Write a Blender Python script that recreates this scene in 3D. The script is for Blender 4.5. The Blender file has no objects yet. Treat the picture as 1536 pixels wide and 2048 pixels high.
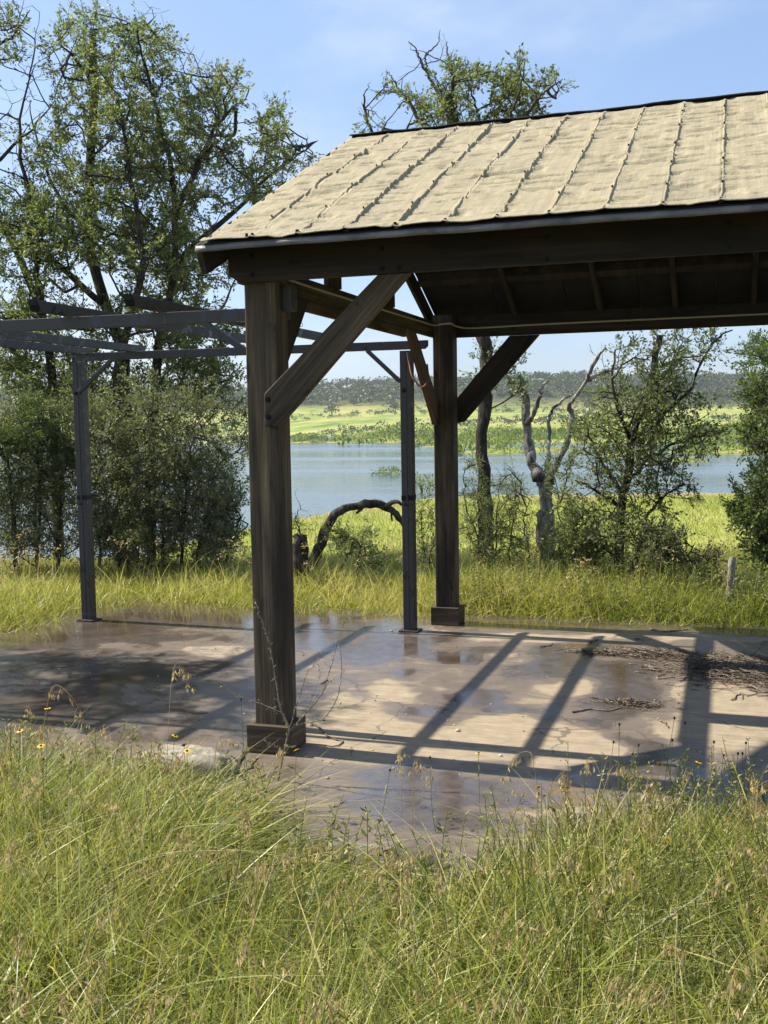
import bpy, bmesh, math, random
import numpy as np
from mathutils import Matrix, Vector
random.seed(7)
rng = np.random.default_rng(11)
SC = bpy.context.scene
COL = SC.collection

# ------------------------------------------------------------------ camera
YAW, PITCH, ROLL, FPX = 0.31200, -0.08160, -0.01576, 2126.3
CAMP = np.array([2.0122, -4.6726, 1.6])
FWD = np.array([-math.sin(YAW)*math.cos(PITCH), math.cos(YAW)*math.cos(PITCH), math.sin(PITCH)])
_r = np.array([math.cos(YAW), math.sin(YAW), 0.0]); _u = np.cross(_r, FWD)
RGT = _r*math.cos(ROLL) + _u*math.sin(ROLL)
UPV = -_r*math.sin(ROLL) + _u*math.cos(ROLL)
FH = np.array([-math.sin(YAW), math.cos(YAW), 0.0])
RH = np.array([math.cos(YAW), math.sin(YAW), 0.0])
cam = bpy.data.cameras.new('camera'); camo = bpy.data.objects.new('camera', cam); COL.objects.link(camo)
cam.sensor_fit = 'VERTICAL'; cam.sensor_height = 36.0; cam.sensor_width = 27.0
cam.lens = FPX/2048*36.0
cam.clip_start = 0.05; cam.clip_end = 6000
M = Matrix(((RGT[0], UPV[0], -FWD[0], CAMP[0]), (RGT[1], UPV[1], -FWD[1], CAMP[1]), (RGT[2], UPV[2], -FWD[2], CAMP[2]), (0, 0, 0, 1)))
camo.matrix_world = M
SC.camera = camo

# ------------------------------------------------------------------ light
EL = math.radians(48.3)
SUN_H = np.array([-0.9991, 0.042])
SUN = np.array([SUN_H[0]*math.cos(EL), SUN_H[1]*math.cos(EL), math.sin(EL)])
world = bpy.data.worlds.new('World'); SC.world = world; world.use_nodes = True
def build_world():
    nt = world.node_tree; N = nt.nodes; L = nt.links; N.clear()
    out = N.new('ShaderNodeOutputWorld'); bg = N.new('ShaderNodeBackground')
    sky = N.new('ShaderNodeTexSky'); sky.sky_type = 'NISHITA'; sky.sun_disc = False
    sky.sun_elevation = EL; sky.sun_rotation = math.atan2(SUN_H[0], SUN_H[1])
    sky.altitude = 200; sky.air_density = 1.0; sky.dust_density = 1.8; sky.ozone_density = 2.2
    tc = N.new('ShaderNodeTexCoord')
    mp = N.new('ShaderNodeMapping'); mp.inputs['Scale'].default_value = (1.6, 1.6, 3.4); mp.inputs['Location'].default_value = (3.7, 4.4, 1.3)
    nz = N.new('ShaderNodeTexNoise'); nz.inputs['Scale'].default_value = 1.7; nz.inputs['Detail'].default_value = 7; nz.inputs['Roughness'].default_value = 0.55
    rp = N.new('ShaderNodeMapRange'); rp.interpolation_type = 'SMOOTHSTEP'
    rp.inputs['From Min'].default_value = 0.47; rp.inputs['From Max'].default_value = 0.80; rp.inputs['To Max'].default_value = 0.70
    mx = N.new('ShaderNodeMixRGB'); mx.inputs[2].default_value = (3.5, 3.75, 4.0, 1)
    L.new(tc.outputs['Generated'], mp.inputs[0]); L.new(mp.outputs[0], nz.inputs['Vector']); L.new(nz.outputs['Fac'], rp.inputs['Value'])
    L.new(rp.outputs[0], mx.inputs[0]); gm = N.new('ShaderNodeGamma'); gm.inputs['Gamma'].default_value = 0.60; L.new(sky.outputs[0], gm.inputs['Color'])
    hs = N.new('ShaderNodeHueSaturation'); hs.inputs['Saturation'].default_value = 1.02; hs.inputs['Value'].default_value = 1.15; tn = N.new('ShaderNodeMixRGB'); tn.blend_type = 'MULTIPLY'; tn.inputs[0].default_value = 1.0; tn.inputs[2].default_value = (0.86, 1.0, 1.22, 1); L.new(gm.outputs[0], tn.inputs[1]); L.new(tn.outputs[0], hs.inputs['Color']); L.new(hs.outputs[0], mx.inputs[1])
    L.new(mx.outputs[0], bg.inputs['Color']); bg.inputs['Strength'].default_value = 0.15
    L.new(bg.outputs[0], out.inputs['Surface'])
build_world()
sl = bpy.data.lights.new('sun', 'SUN'); sl.energy = 5.0; sl.angle = math.radians(0.53); sl.color = (1.0, 0.93, 0.80)
so = bpy.data.objects.new('sun', sl); COL.objects.link(so)
so.rotation_euler = Vector((-SUN[0], -SUN[1], -SUN[2])).to_track_quat('-Z', 'Y').to_euler(); so.location = (-20, 2, 25)
SC.view_settings.view_transform = 'Standard'; SC.view_settings.look = 'None'
SC.view_settings.exposure = 0.88; SC.view_settings.gamma = 1.0; SC.view_settings.use_curve_mapping = False
SC.render.engine = 'CYCLES'
SC.cycles.max_bounces = 8; SC.cycles.transparent_max_bounces = 6; SC.cycles.use_denoising = True

# ------------------------------------------------------------------ helpers
def ray(px, py): return FWD + RGT*((px-768)/FPX) - UPV*((py-1024)/FPX)
def at(px, py, s):
    """point seen at that direction, s metres ahead of the viewpoint"""
    v = ray(px, py); return CAMP + v*(s/float(v@FH))
def gnd(px, py, z=0.0):
    v = ray(px, py); return CAMP + v*((z-CAMP[2])/v[2])
def onY(px, py, Y):
    v = ray(px, py); return CAMP + v*((Y-CAMP[1])/v[1])
def st(x, y):
    dx = x-CAMP[0]; dy = y-CAMP[1]
    return dx*FH[0]+dy*FH[1], dx*RH[0]+dy*RH[1]
def xy(s, t):
    return CAMP[0]+s*FH[0]+t*RH[0], CAMP[1]+s*FH[1]+t*RH[1]
def sst(a, b, x):
    t = np.clip((np.asarray(x, float)-a)/(b-a), 0, 1); return t*t*(3-2*t)
class Noise:
    def __init__(self, seed):
        self.g = np.random.default_rng(seed).random((64, 64))
    def v(self, x, y):
        x = np.asarray(x, float); y = np.asarray(y, float)
        xi = np.floor(x).astype(int); yi = np.floor(y).astype(int)
        fx = x-xi; fy = y-yi; fx = fx*fx*(3-2*fx); fy = fy*fy*(3-2*fy)
        g = self.g; a = g[xi % 64, yi % 64]; b = g[(xi+1) % 64, yi % 64]; c = g[xi % 64, (yi+1) % 64]; d = g[(xi+1) % 64, (yi+1) % 64]
        return (a*(1-fx)+b*fx)*(1-fy)+(c*(1-fx)+d*fx)*fy - 0.5
    def f(self, x, y, o=4, r=0.5):
        s = 0; a = 1.0; x = np.asarray(x, float); y = np.asarray(y, float)
        for k in range(o):
            s = s + a*self.v(x*2**k+17.3*k, y*2**k+5.1*k); a *= r
        return s
NZ = [Noise(k+3) for k in range(6)]

def new_mesh(name, V, F, mat=None, attr=None, smooth=False):
    """V (n,3) array, F list of arrays of faces (each (m,k))"""
    me = bpy.data.meshes.new(name)
    V = np.ascontiguousarray(V, dtype=np.float32)
    if not isinstance(F, (list, tuple)): F = [F]
    F = [np.asarray(f, dtype=np.int32) for f in F if len(f)]
    me.vertices.add(len(V)); me.vertices.foreach_set('co', V.ravel())
    nl = sum(f.size for f in F); nf = sum(len(f) for f in F)
    me.loops.add(nl); me.polygons.add(nf)
    me.loops.foreach_set('vertex_index', np.concatenate([f.ravel() for f in F]))
    sizes = np.concatenate([np.full(len(f), f.shape[1], dtype=np.int32) for f in F])
    starts = np.concatenate([[0], np.cumsum(sizes)[:-1]]).astype(np.int32)
    me.polygons.foreach_set('loop_start', starts)
    if smooth: me.polygons.foreach_set('use_smooth', np.ones(nf, dtype=bool))
    if attr is not None:
        for k, a in attr.items():
            at_ = me.attributes.new(k, 'FLOAT', 'POINT'); at_.data.foreach_set('value', np.ascontiguousarray(a, dtype=np.float32))
    me.update(calc_edges=True); me.validate()
    if mat: me.materials.append(mat)
    return me
def link(name, me, parent=None, mat=None, mw=None):
    o = bpy.data.objects.new(name, me); COL.objects.link(o)
    if mw is not None: o.matrix_world = mw
    if parent is not None:
        o.parent = parent
        o.matrix_parent_inverse = Matrix.Identity(4)
        if parent.location.length > 0 and mw is None: pass
    return o
def tag(o, label=None, cat=None, group=None, kind=None):
    if label: o['label'] = label
    if cat: o['category'] = cat
    if group: o['group'] = group
    if kind: o['kind'] = kind
    return o
def empty(name, loc, label, cat, group=None):
    o = bpy.data.objects.new(name, None); COL.objects.link(o); o.location = loc; o.empty_display_size = 0.1
    return tag(o, label, cat, group)
def child(o, parent):
    """parent keeping the world placement the object already has (parents are unrotated Empties or placed parts)"""
    bpy.context.view_layer.update()
    mw = o.matrix_world.copy(); o.parent = parent
    o.matrix_parent_inverse = parent.matrix_world.inverted(); o.matrix_world = mw
    return o

# ------------------------------------------------------------------ materials
def mat(name):
    m = bpy.data.materials.new(name); m.use_nodes = True
    nt = m.node_tree; b = nt.nodes['Principled BSDF']
    return m, nt.nodes, nt.links, b
def ramp(N, stops, interp='LINEAR'):
    r = N.new('ShaderNodeValToRGB'); r.color_ramp.interpolation = interp
    e = r.color_ramp.elements
    while len(e) > 1: e.remove(e[-1])
    e[0].position = stops[0][0]; e[0].color = (*stops[0][1], 1)
    for p, c in stops[1:]:
        x = e.new(p); x.color = (*c, 1)
    return r
def noise(N, L, vec, scale, detail=5, rough=0.55, dist=0.0):
    n = N.new('ShaderNodeTexNoise'); n.inputs['Scale'].default_value = scale; n.inputs['Detail'].default_value = detail
    n.inputs['Roughness'].default_value = rough; n.inputs['Distortion'].default_value = dist
    if vec is not None: L.new(vec, n.inputs['Vector'])
    return n.outputs['Fac']
def mapping(N, L, scale, src='Object', loc=(0, 0, 0)):
    tc = N.new('ShaderNodeTexCoord'); mp = N.new('ShaderNodeMapping'); mp.inputs['Scale'].default_value = scale; mp.inputs['Location'].default_value = loc
    L.new(tc.outputs[src], mp.inputs[0]); return mp.outputs[0]
def math_(N, L, op, a, b=None, clamp=False):
    n = N.new('ShaderNodeMath'); n.operation = op; n.use_clamp = clamp
    for i, v in enumerate((a, b)):
        if v is None: continue
        if isinstance(v, (int, float)): n.inputs[i].default_value = v
        else: L.new(v, n.inputs[i])
    return n.outputs[0]
def mixc(N, L, f, a, b):
    n = N.new('ShaderNodeMixRGB')
    if isinstance(f, (int, float)): n.inputs[0].default_value = f
    else: L.new(f, n.inputs[0])
    for i, v in ((1, a), (2, b)):
        if isinstance(v, tuple): n.inputs[i].default_value = (*v, 1)
        else: L.new(v, n.inputs[i])
    return n.outputs[0]
def maprange(N, L, v, a, b, c=0.0, d=1.0):
    n = N.new('ShaderNodeMapRange'); n.interpolation_type = 'SMOOTHSTEP'
    n.inputs['From Min'].default_value = a; n.inputs['From Max'].default_value = b; n.inputs['To Min'].default_value = c; n.inputs['To Max'].default_value = d
    L.new(v, n.inputs['Value']); return n.outputs[0]
def bump(N, L, b, h, strength, dist=0.01):
    n = N.new('ShaderNodeBump'); n.inputs['Strength'].default_value = strength; n.inputs['Distance'].default_value = dist
    L.new(h, n.inputs['Height']); L.new(n.outputs[0], b.inputs['Normal']); return n

def wood_mat(name, dark, mid, light, seedloc=0.0):
    m, N, L, b = mat(name)
    oi = N.new('ShaderNodeObjectInfo')
    tc = N.new('ShaderNodeTexCoord'); ad = N.new('ShaderNodeVectorMath'); ad.operation = 'ADD'
    cm = N.new('ShaderNodeCombineXYZ'); mu = math_(N, L, 'MULTIPLY', oi.outputs['Random'], 37.0)
    L.new(mu, cm.inputs[0]); L.new(mu, cm.inputs[1]); L.new(mu, cm.inputs[2])
    L.new(tc.outputs['Object'], ad.inputs[0]); L.new(cm.outputs[0], ad.inputs[1])
    def mp(sc):
        k = N.new('ShaderNodeMapping'); k.inputs['Scale'].default_value = sc; L.new(ad.outputs[0], k.inputs[0]); return k.outputs[0]
    grain = noise(N, L, mp((70, 70, 1.6)), 1.0, 6, 0.62, 0.4)
    broad = noise(N, L, mp((11, 11, 0.7)), 1.0, 4, 0.6, 0.6)
    knots = noise(N, L, mp((9, 9, 3.0)), 1.0, 2, 0.5, 1.2)
    g = math_(N, L, 'ADD', math_(N, L, 'MULTIPLY', grain, 0.55), math_(N, L, 'MULTIPLY', broad, 0.5))
    r = ramp(N, [(0.30, dark), (0.52, mid), (0.72, light)]); L.new(g, r.inputs[0])
    kk = maprange(N, L, knots, 0.63, 0.72)
    blot = maprange(N, L, noise(N, L, mp((5, 5, 1.1)), 1.0, 5, 0.6), 0.46, 0.66, 0.0, 0.75)
    c = mixc(N, L, math_(N, L, 'MULTIPLY', kk, 0.7), r.outputs[0], tuple(x*0.45 for x in dark))
    c = mixc(N, L, blot, c, tuple(x*0.7 for x in dark))
    L.new(c, b.inputs['Base Color']); b.inputs['Roughness'].default_value = 0.75
    b.inputs['Specular IOR Level'].default_value = 0.3
    bump(N, L, b, grain, 0.5, 0.003)
    return m
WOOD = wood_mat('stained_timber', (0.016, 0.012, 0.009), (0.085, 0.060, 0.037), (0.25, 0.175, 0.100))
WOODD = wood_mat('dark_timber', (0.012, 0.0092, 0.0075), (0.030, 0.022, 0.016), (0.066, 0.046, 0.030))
WOODR = wood_mat('warm_timber', (0.035, 0.020, 0.011), (0.095, 0.055, 0.030), (0.17, 0.10, 0.055))

def simple(name, col, rough=0.6, spec=0.4, metal=0.0, var=0.0, scale=8.0):
    m, N, L, b = mat(name)
    if var > 0:
        n = noise(N, L, mapping(N, L, (scale, scale, scale)), 1.0, 6, 0.6)
        r = ramp(N, [(0.3, tuple(c*(1-var) for c in col)), (0.7, tuple(min(1, c*(1+var)) for c in col))]); L.new(n, r.inputs[0])
        L.new(r.outputs[0], b.inputs['Base Color'])
    else: b.inputs['Base Color'].default_value = (*col, 1)
    b.inputs['Roughness'].default_value = rough; b.inputs['Specular IOR Level'].default_value = spec; b.inputs['Metallic'].default_value = metal
    return m
BLACK = simple('black_steel', (0.004, 0.004, 0.005), 0.55, 0.25)
DRIP = simple('grey_flashing', (0.135, 0.125, 0.110), 0.5, 0.4, 0.1, 0.55, 7)
RIDGE = simple('black_ridge_rubber', (0.010, 0.010, 0.011), 0.85, 0.15)
UNDER = simple('dark_underlay', (0.02, 0.02, 0.022), 0.8, 0.2, 0, 0.3, 20)
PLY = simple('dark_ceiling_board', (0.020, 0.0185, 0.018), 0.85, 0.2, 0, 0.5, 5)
CORDM = simple('cream_cable', (0.42, 0.36, 0.26), 0.6, 0.3)
CORDO = simple('rust_orange_cord', (0.22, 0.10, 0.055), 0.6, 0.3)
GREYBOX = simple('grey_box_plastic', (0.055, 0.050, 0.044), 0.5, 0.4, 0, 0.2, 30)

def pergola_mat():
    m, N, L, b = mat('brown_grey_coated_metal')
    v = mapping(N, L, (1, 1, 1))
    n1 = noise(N, L, v, 9.0, 3, 0.5, 1.0); n2 = noise(N, L, v, 60.0, 4)
    wet = maprange(N, L, n1, 0.57, 0.61)
    c = mixc(N, L, wet, (0.034, 0.031, 0.031), (0.015, 0.014, 0.015))
    L.new(mixc(N, L, math_(N, L, 'MULTIPLY', n2, 0.28), c, (0.085, 0.077, 0.072)), b.inputs['Base Color'])
    L.new(maprange(N, L, wet, 0, 1, 0.5, 0.22), b.inputs['Roughness'])
    return m
PERG = pergola_mat()

def leaf_mat(name, stops, trans=0.32, rough=0.5, tcol=(0.30, 0.40, 0.06)):
    m = bpy.data.materials.new(name); m.use_nodes = True; N = m.node_tree.nodes; L = m.node_tree.links
    b = N['Principled BSDF']; out = N['Material Output']
    a = N.new('ShaderNodeAttribute'); a.attribute_name = 'v'
    r = ramp(N, stops); L.new(a.outputs['Fac'], r.inputs[0]); L.new(r.outputs[0], b.inputs['Base Color'])
    b.inputs['Roughness'].default_value = rough; b.inputs['Specular IOR Level'].default_value = 0.35
    t = N.new('ShaderNodeBsdfTranslucent')
    k = N.new('ShaderNodeMixRGB'); k.blend_type = 'MULTIPLY'; k.inputs[0].default_value = 0.0; 
    g = N.new('ShaderNodeMixRGB'); g.inputs[0].default_value = 0.45; g.inputs[2].default_value = (*tcol, 1); L.new(r.outputs[0], g.inputs[1])
    L.new(g.outputs[0], t.inputs['Color'])
    ms = N.new('ShaderNodeMixShader'); ms.inputs[0].default_value = trans
    L.new(b.outputs[0], ms.inputs[1]); L.new(t.outputs[0], ms.inputs[2]); L.new(ms.outputs[0], out.inputs['Surface'])
    return m
OAKL = leaf_mat('oak_leaf', [(0.0, (0.075, 0.100, 0.038)), (0.5, (0.145, 0.175, 0.064)), (0.85, (0.25, 0.265, 0.095)), (1.0, (0.35, 0.29, 0.14))], 0.46)
SHRL = leaf_mat('thicket_leaf', [(0.0, (0.09, 0.105, 0.054)), (0.5, (0.18, 0.185, 0.092)), (0.9, (0.32, 0.30, 0.17)), (1.0, (0.40, 0.35, 0.25))], 0.38)
JUNL = leaf_mat('juniper_leaf', [(0.0, (0.040, 0.070, 0.026)), (0.6, (0.090, 0.135, 0.042)), (1.0, (0.18, 0.22, 0.07))], 0.35)
FEAL = leaf_mat('mesquite_leaf', [(0.0, (0.085, 0.112, 0.044)), (0.6, (0.165, 0.185, 0.075)), (1.0, (0.29, 0.28, 0.14))], 0.42)
WILL = leaf_mat('willow_leaf', [(0.0, (0.075, 0.115, 0.025)), (0.6, (0.15, 0.205, 0.042)), (1.0, (0.24, 0.27, 0.07))], 0.4)
FARL = leaf_mat('far_wood_leaf', [(0.0, (0.030, 0.045, 0.018)), (0.6, (0.055, 0.075, 0.028)), (1.0, (0.11, 0.125, 0.05))], 0.15)
GRSF = leaf_mat('foreground_grass', [(0.0, (0.022, 0.038, 0.009)), (0.22, (0.085, 0.120, 0.022)), (0.45, (0.235, 0.280, 0.052)), (0.66, (0.40, 0.415, 0.095)), (0.84, (0.54, 0.47, 0.18)), (1.0, (0.68, 0.60, 0.35))], 0.42, 0.40, (0.54, 0.54, 0.07))  # darkest stops stand in for the shade in gaps between blades
GRSB = leaf_mat('bank_grass', [(0.0, (0.10, 0.15, 0.024)), (0.36, (0.27, 0.31, 0.050)), (0.68, (0.54, 0.48, 0.11)), (1.0, (0.66, 0.56, 0.29))], 0.5, 0.4, (0.42, 0.44, 0.07))
GRSM = leaf_mat('meadow_grass', [(0.0, (0.16, 0.215, 0.040)), (0.5, (0.32, 0.34, 0.070)), (1.0, (0.48, 0.43, 0.14))], 0.42, 0.5, (0.50, 0.50, 0.09))
SEED = leaf_mat('seed_head', [(0.0, (0.30, 0.21, 0.085)), (0.6, (0.48, 0.37, 0.17)), (1.0, (0.66, 0.55, 0.32))], 0.4, 0.5, (0.62, 0.48, 0.20))
WEED = leaf_mat('weed_leaf', [(0.0, (0.06, 0.09, 0.024)), (0.45, (0.20, 0.22, 0.060)), (0.72, (0.40, 0.355, 0.145)), (1.0, (0.54, 0.44, 0.24))], 0.42)
PETAL = simple('yellow_petal', (0.72, 0.42, 0.03), 0.6, 0.2)
HEADM = simple('brown_seed_head', (0.06, 0.035, 0.02), 0.8, 0.2)
STEMM = simple('green_stem', (0.11, 0.14, 0.05), 0.6, 0.3)

def bark_mat(name, dark, light, sc=1.0, contrast=0.9):
    m, N, L, b = mat(name)
    v = mapping(N, L, (26*sc, 26*sc, 7*sc)); n = noise(N, L, v, 1.0, 7, 0.65, 0.8)
    n2 = noise(N, L, mapping(N, L, (3, 3, 3)), 1.0, 4)
    r = ramp(N, [(0.38, dark), (0.62, light)]); L.new(n, r.inputs[0])
    L.new(mixc(N, L, maprange(N, L, n2, 0.4, 0.7, 0, 0.55), r.outputs[0], tuple(c*0.5 for c in dark)), b.inputs['Base Color'])
    b.inputs['Roughness'].default_value = 0.9; b.inputs['Specular IOR Level'].default_value = 0.2
    bump(N, L, b, n, contrast, 0.03)
    return m
BARK = bark_mat('oak_bark', (0.030, 0.024, 0.019), (0.105, 0.088, 0.070))
BARKP = bark_mat('dead_pale_bark', (0.09, 0.08, 0.068), (0.52, 0.48, 0.42))
BARKD = bark_mat('dark_dead_bark', (0.022, 0.018, 0.015), (0.12, 0.10, 0.085))
TWIG = bark_mat('thorny_twig', (0.14, 0.105, 0.08), (0.42, 0.36, 0.28), 3.0, 0.3)
LIT = bark_mat('dead_twig', (0.06, 0.045, 0.034), (0.38, 0.31, 0.235), 2.0, 0.3)

# ------------------------------------------------------------------ geometry bits
def frame_from(axis):
    a = Vector(axis).normalized()
    h = Vector((0, 0, 1)) if abs(a.z) < 0.9 else Vector((0, 1, 0))
    x = h.cross(a).normalized(); y = a.cross(x).normalized()
    return x, y, a
def bevel(o, w=0.004, seg=2):
    md = o.modifiers.new('bevel', 'BEVEL'); md.width = w; md.segments = seg; md.limit_method = 'ANGLE'; md.angle_limit = math.radians(40)
    return o
def prism(name, poly, thick, O, U, V, W, m, parent=None, bev=0.004):
    """poly of (u along length, v) in the frame O,U,V; extruded along W. Local Z of the object runs along U (the grain)."""
    U = Vector(U).normalized(); V = Vector(V).normalized(); W = Vector(W).normalized()
    n = len(poly); vs = []
    for w in (0, thick):
        for (u, v) in poly: vs.append((v, w, u))
    # local X = V, local Y = W, local Z = U
    det = V.cross(W).dot(U)
    faces = [list(range(n)), list(range(2*n-1, n-1, -1))] + [[i, i+n, (i+1) % n+n, (i+1) % n] for i in range(n)]
    me = bpy.data.meshes.new(name); me.from_pydata(vs, [], faces); me.update()
    bm = bmesh.new(); bm.from_mesh(me); bmesh.ops.recalc_face_normals(bm, faces=bm.faces)
    if det < 0: bmesh.ops.reverse_faces(bm, faces=bm.faces)
    bm.to_mesh(me); bm.free()
    me.materials.append(m)
    O = Vector(O)
    mw = Matrix(((V.x, W.x, U.x, O.x), (V.y, W.y, U.y, O.y), (V.z, W.z, U.z, O.z), (0, 0, 0, 1)))
    o = bpy.data.objects.new(name, me); COL.objects.link(o); o.matrix_world = mw
    if bev: bevel(o, bev)
    if parent is not None: child(o, parent)
    return o
def box(name, x0, x1, y0, y1, z0, z1, m, parent=None, along='z', bev=0.004):
    if along == 'z': return prism(name, [(0, 0), (z1-z0, 0), (z1-z0, x1-x0), (0, x1-x0)], y1-y0, (x0, y0, z0), (0, 0, 1), (1, 0, 0), (0, 1, 0), m, parent, bev)
    if along == 'x': return prism(name, [(0, 0), (x1-x0, 0), (x1-x0, y1-y0), (0, y1-y0)], z1-z0, (x0, y0, z0), (1, 0, 0), (0, 1, 0), (0, 0, 1), m, parent, bev)
    return prism(name, [(0, 0), (y1-y0, 0), (y1-y0, z1-z0), (0, z1-z0)], x1-x0, (x0, y0, z0), (0, 1, 0), (0, 0, 1), (1, 0, 0), m, parent, bev)
def xz_board(name, pts, y0, y1, m, parent, bev=0.004, along=None):
    """board whose outline lies in the XZ plane, from y0 to y1; grain along the longest edge"""
    P = [Vector((x, 0, z)) for x, z in pts]
    e = max(range(len(P)), key=lambda i: (P[(i+1) % len(P)]-P[i]).length)
    U = (P[(e+1) % len(P)]-P[e]).normalized() if along is None else Vector(along)
    W = Vector((0, 1, 0)); V = W.cross(U).normalized()
    O = P[e]; poly = [((p-O).dot(U), (p-O).dot(V)) for p in P]
    return prism(name, poly, y1-y0, (O.x, y0, O.z), U, V, W, m, parent, bev)
def yz_board(name, pts, x0, x1, m, parent, bev=0.004):
    P = [Vector((0, y, z)) for y, z in pts]
    e = max(range(len(P)), key=lambda i: (P[(i+1) % len(P)]-P[i]).length)
    U = (P[(e+1) % len(P)]-P[e]).normalized(); W = Vector((1, 0, 0)); V = W.cross(U).normalized()
    O = P[e]; poly = [((p-O).dot(U), (p-O).dot(V)) for p in P]
    return prism(name, poly, x1-x0, (x0, O.y, O.z), U, V, W, m, parent, bev)

_bolt = None
def bolt(loc, nrm, parent, r=0.0135):
    global _bolt
    if _bolt is None:
        bm = bmesh.new()
        bmesh.ops.create_cone(bm, cap_ends=True, segments=14, radius1=1.0, radius2=0.92, depth=0.3, matrix=Matrix.Translation((0, 0, 0.15)))
        bmesh.ops.create_cone(bm, cap_ends=True, segments=6, radius1=0.55, radius2=0.5, depth=0.45, matrix=Matrix.Translation((0, 0, 0.45)))
        _bolt = bpy.data.meshes.new('bolt'); bm.to_mesh(_bolt); bm.free(); _bolt.materials.append(BLACK)
    o = bpy.data.objects.new('bolt', _bolt); COL.objects.link(o)
    x, y, z = frame_from(nrm)
    o.matrix_world = Matrix(((x.x*r, y.x*r, z.x*r, loc[0]), (x.y*r, y.y*r, z.y*r, loc[1]), (x.z*r, y.z*r, z.z*r, loc[2]), (0, 0, 0, 1)))
    if parent is not None: child(o, parent)
    return o

_vj = np.random.default_rng(3)
def tube(paths, sides=6, knob=0.0):
    """paths: list of (P (n,3), r (n,)) -> V, F, joined"""
    Vs, Fs, k = [], [], 0
    ang = np.arange(sides)*2*np.pi/sides; ca = np.cos(ang); sa = np.sin(ang)
    for P, r in paths:
        P = np.asarray(P, float); r = np.asarray(r, float); n = len(P)
        T = np.gradient(P, axis=0); T /= np.linalg.norm(T, axis=1, keepdims=True)+1e-9
        h = np.array([0.31, 0.17, 0.93]) if abs(T[0, 2]) < 0.85 else np.array([0.93, 0.31, 0.1])
        A = np.cross(T, h); A /= np.linalg.norm(A, axis=1, keepdims=True)+1e-9
        B = np.cross(T, A)
        ring = P[:, None, :] + r[:, None, None]*(A[:, None, :]*ca[None, :, None] + B[:, None, :]*sa[None, :, None])
        if knob > 0:
            kn = 1+knob*_vj.normal(0, 1, (n, sides)); kn = (kn+np.roll(kn, 1, 1)+np.roll(kn, -1, 1))/3; kn[1:-1] = (kn[1:-1]*2+kn[:-2]+kn[2:])/4
            ring = P[:, None, :]+(ring-P[:, None, :])*kn[:, :, None]
        Vs.append(ring.reshape(-1, 3))
        i = np.arange(n-1)[:, None]*sides; j = np.arange(sides)[None, :]; j2 = (j+1) % sides
        q = np.stack([i+j, i+j2, i+sides+j2, i+sides+j], -1).reshape(-1, 4)+k
        Fs.append(q); k += n*sides
    return np.concatenate(Vs), np.concatenate(Fs)
def smooth_path(P, n, jit=0.0, rg=rng):
    """Catmull-Rom through P (m,3+) resampled to n points"""
    P = np.asarray(P, float); m = len(P)
    Q = np.vstack([2*P[0]-P[1], P, 2*P[-1]-P[-2]])
    u = np.linspace(0, m-1-1e-6, n); i = u.astype(int); f = (u-i)[:, None]
    p0, p1, p2, p3 = Q[i], Q[i+1], Q[i+2], Q[i+3]
    R = 0.5*((2*p1)+(-p0+p2)*f+(2*p0-5*p1+4*p2-p3)*f**2+(-p0+3*p1-3*p2+p3)*f**3)
    if jit > 0:
        R[1:-1, :3] += rg.normal(0, jit, (n-2, 3))
    return R
def leaves(C, size, rg, asp=0.5, up=0.3, vbase=0.5, vspread=0.25, D=None):
    """rhombus leaves at C (n,3)"""
    n = len(C); size = np.broadcast_to(size, (n,))
    d = rg.normal(0, 1, (n, 3)) if D is None else D+rg.normal(0, 0.45, (n, 3))
    d /= np.linalg.norm(d, axis=1, keepdims=True)+1e-9
    nn = rg.normal(0, 1, (n, 3)); nn[:, 2] += up*2.0
    w = np.cross(d, nn); w /= np.linalg.norm(w, axis=1, keepdims=True)+1e-9
    l = size[:, None]*d; w = w*(size*asp*0.5)[:, None]
    nrm = np.cross(l, w); nrm /= np.linalg.norm(nrm, axis=1, keepdims=True)+1e-9
    V = np.stack([C, C+0.45*l+w+0.10*size[:, None]*nrm, C+l, C+0.55*l-w+0.10*size[:, None]*nrm], 1).reshape(-1, 3)
    F = np.arange(n*4).reshape(n, 4)
    v = np.clip(vbase+rg.normal(0, vspread, n), 0, 1)
    return V, F, np.repeat(v, 4)

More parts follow.
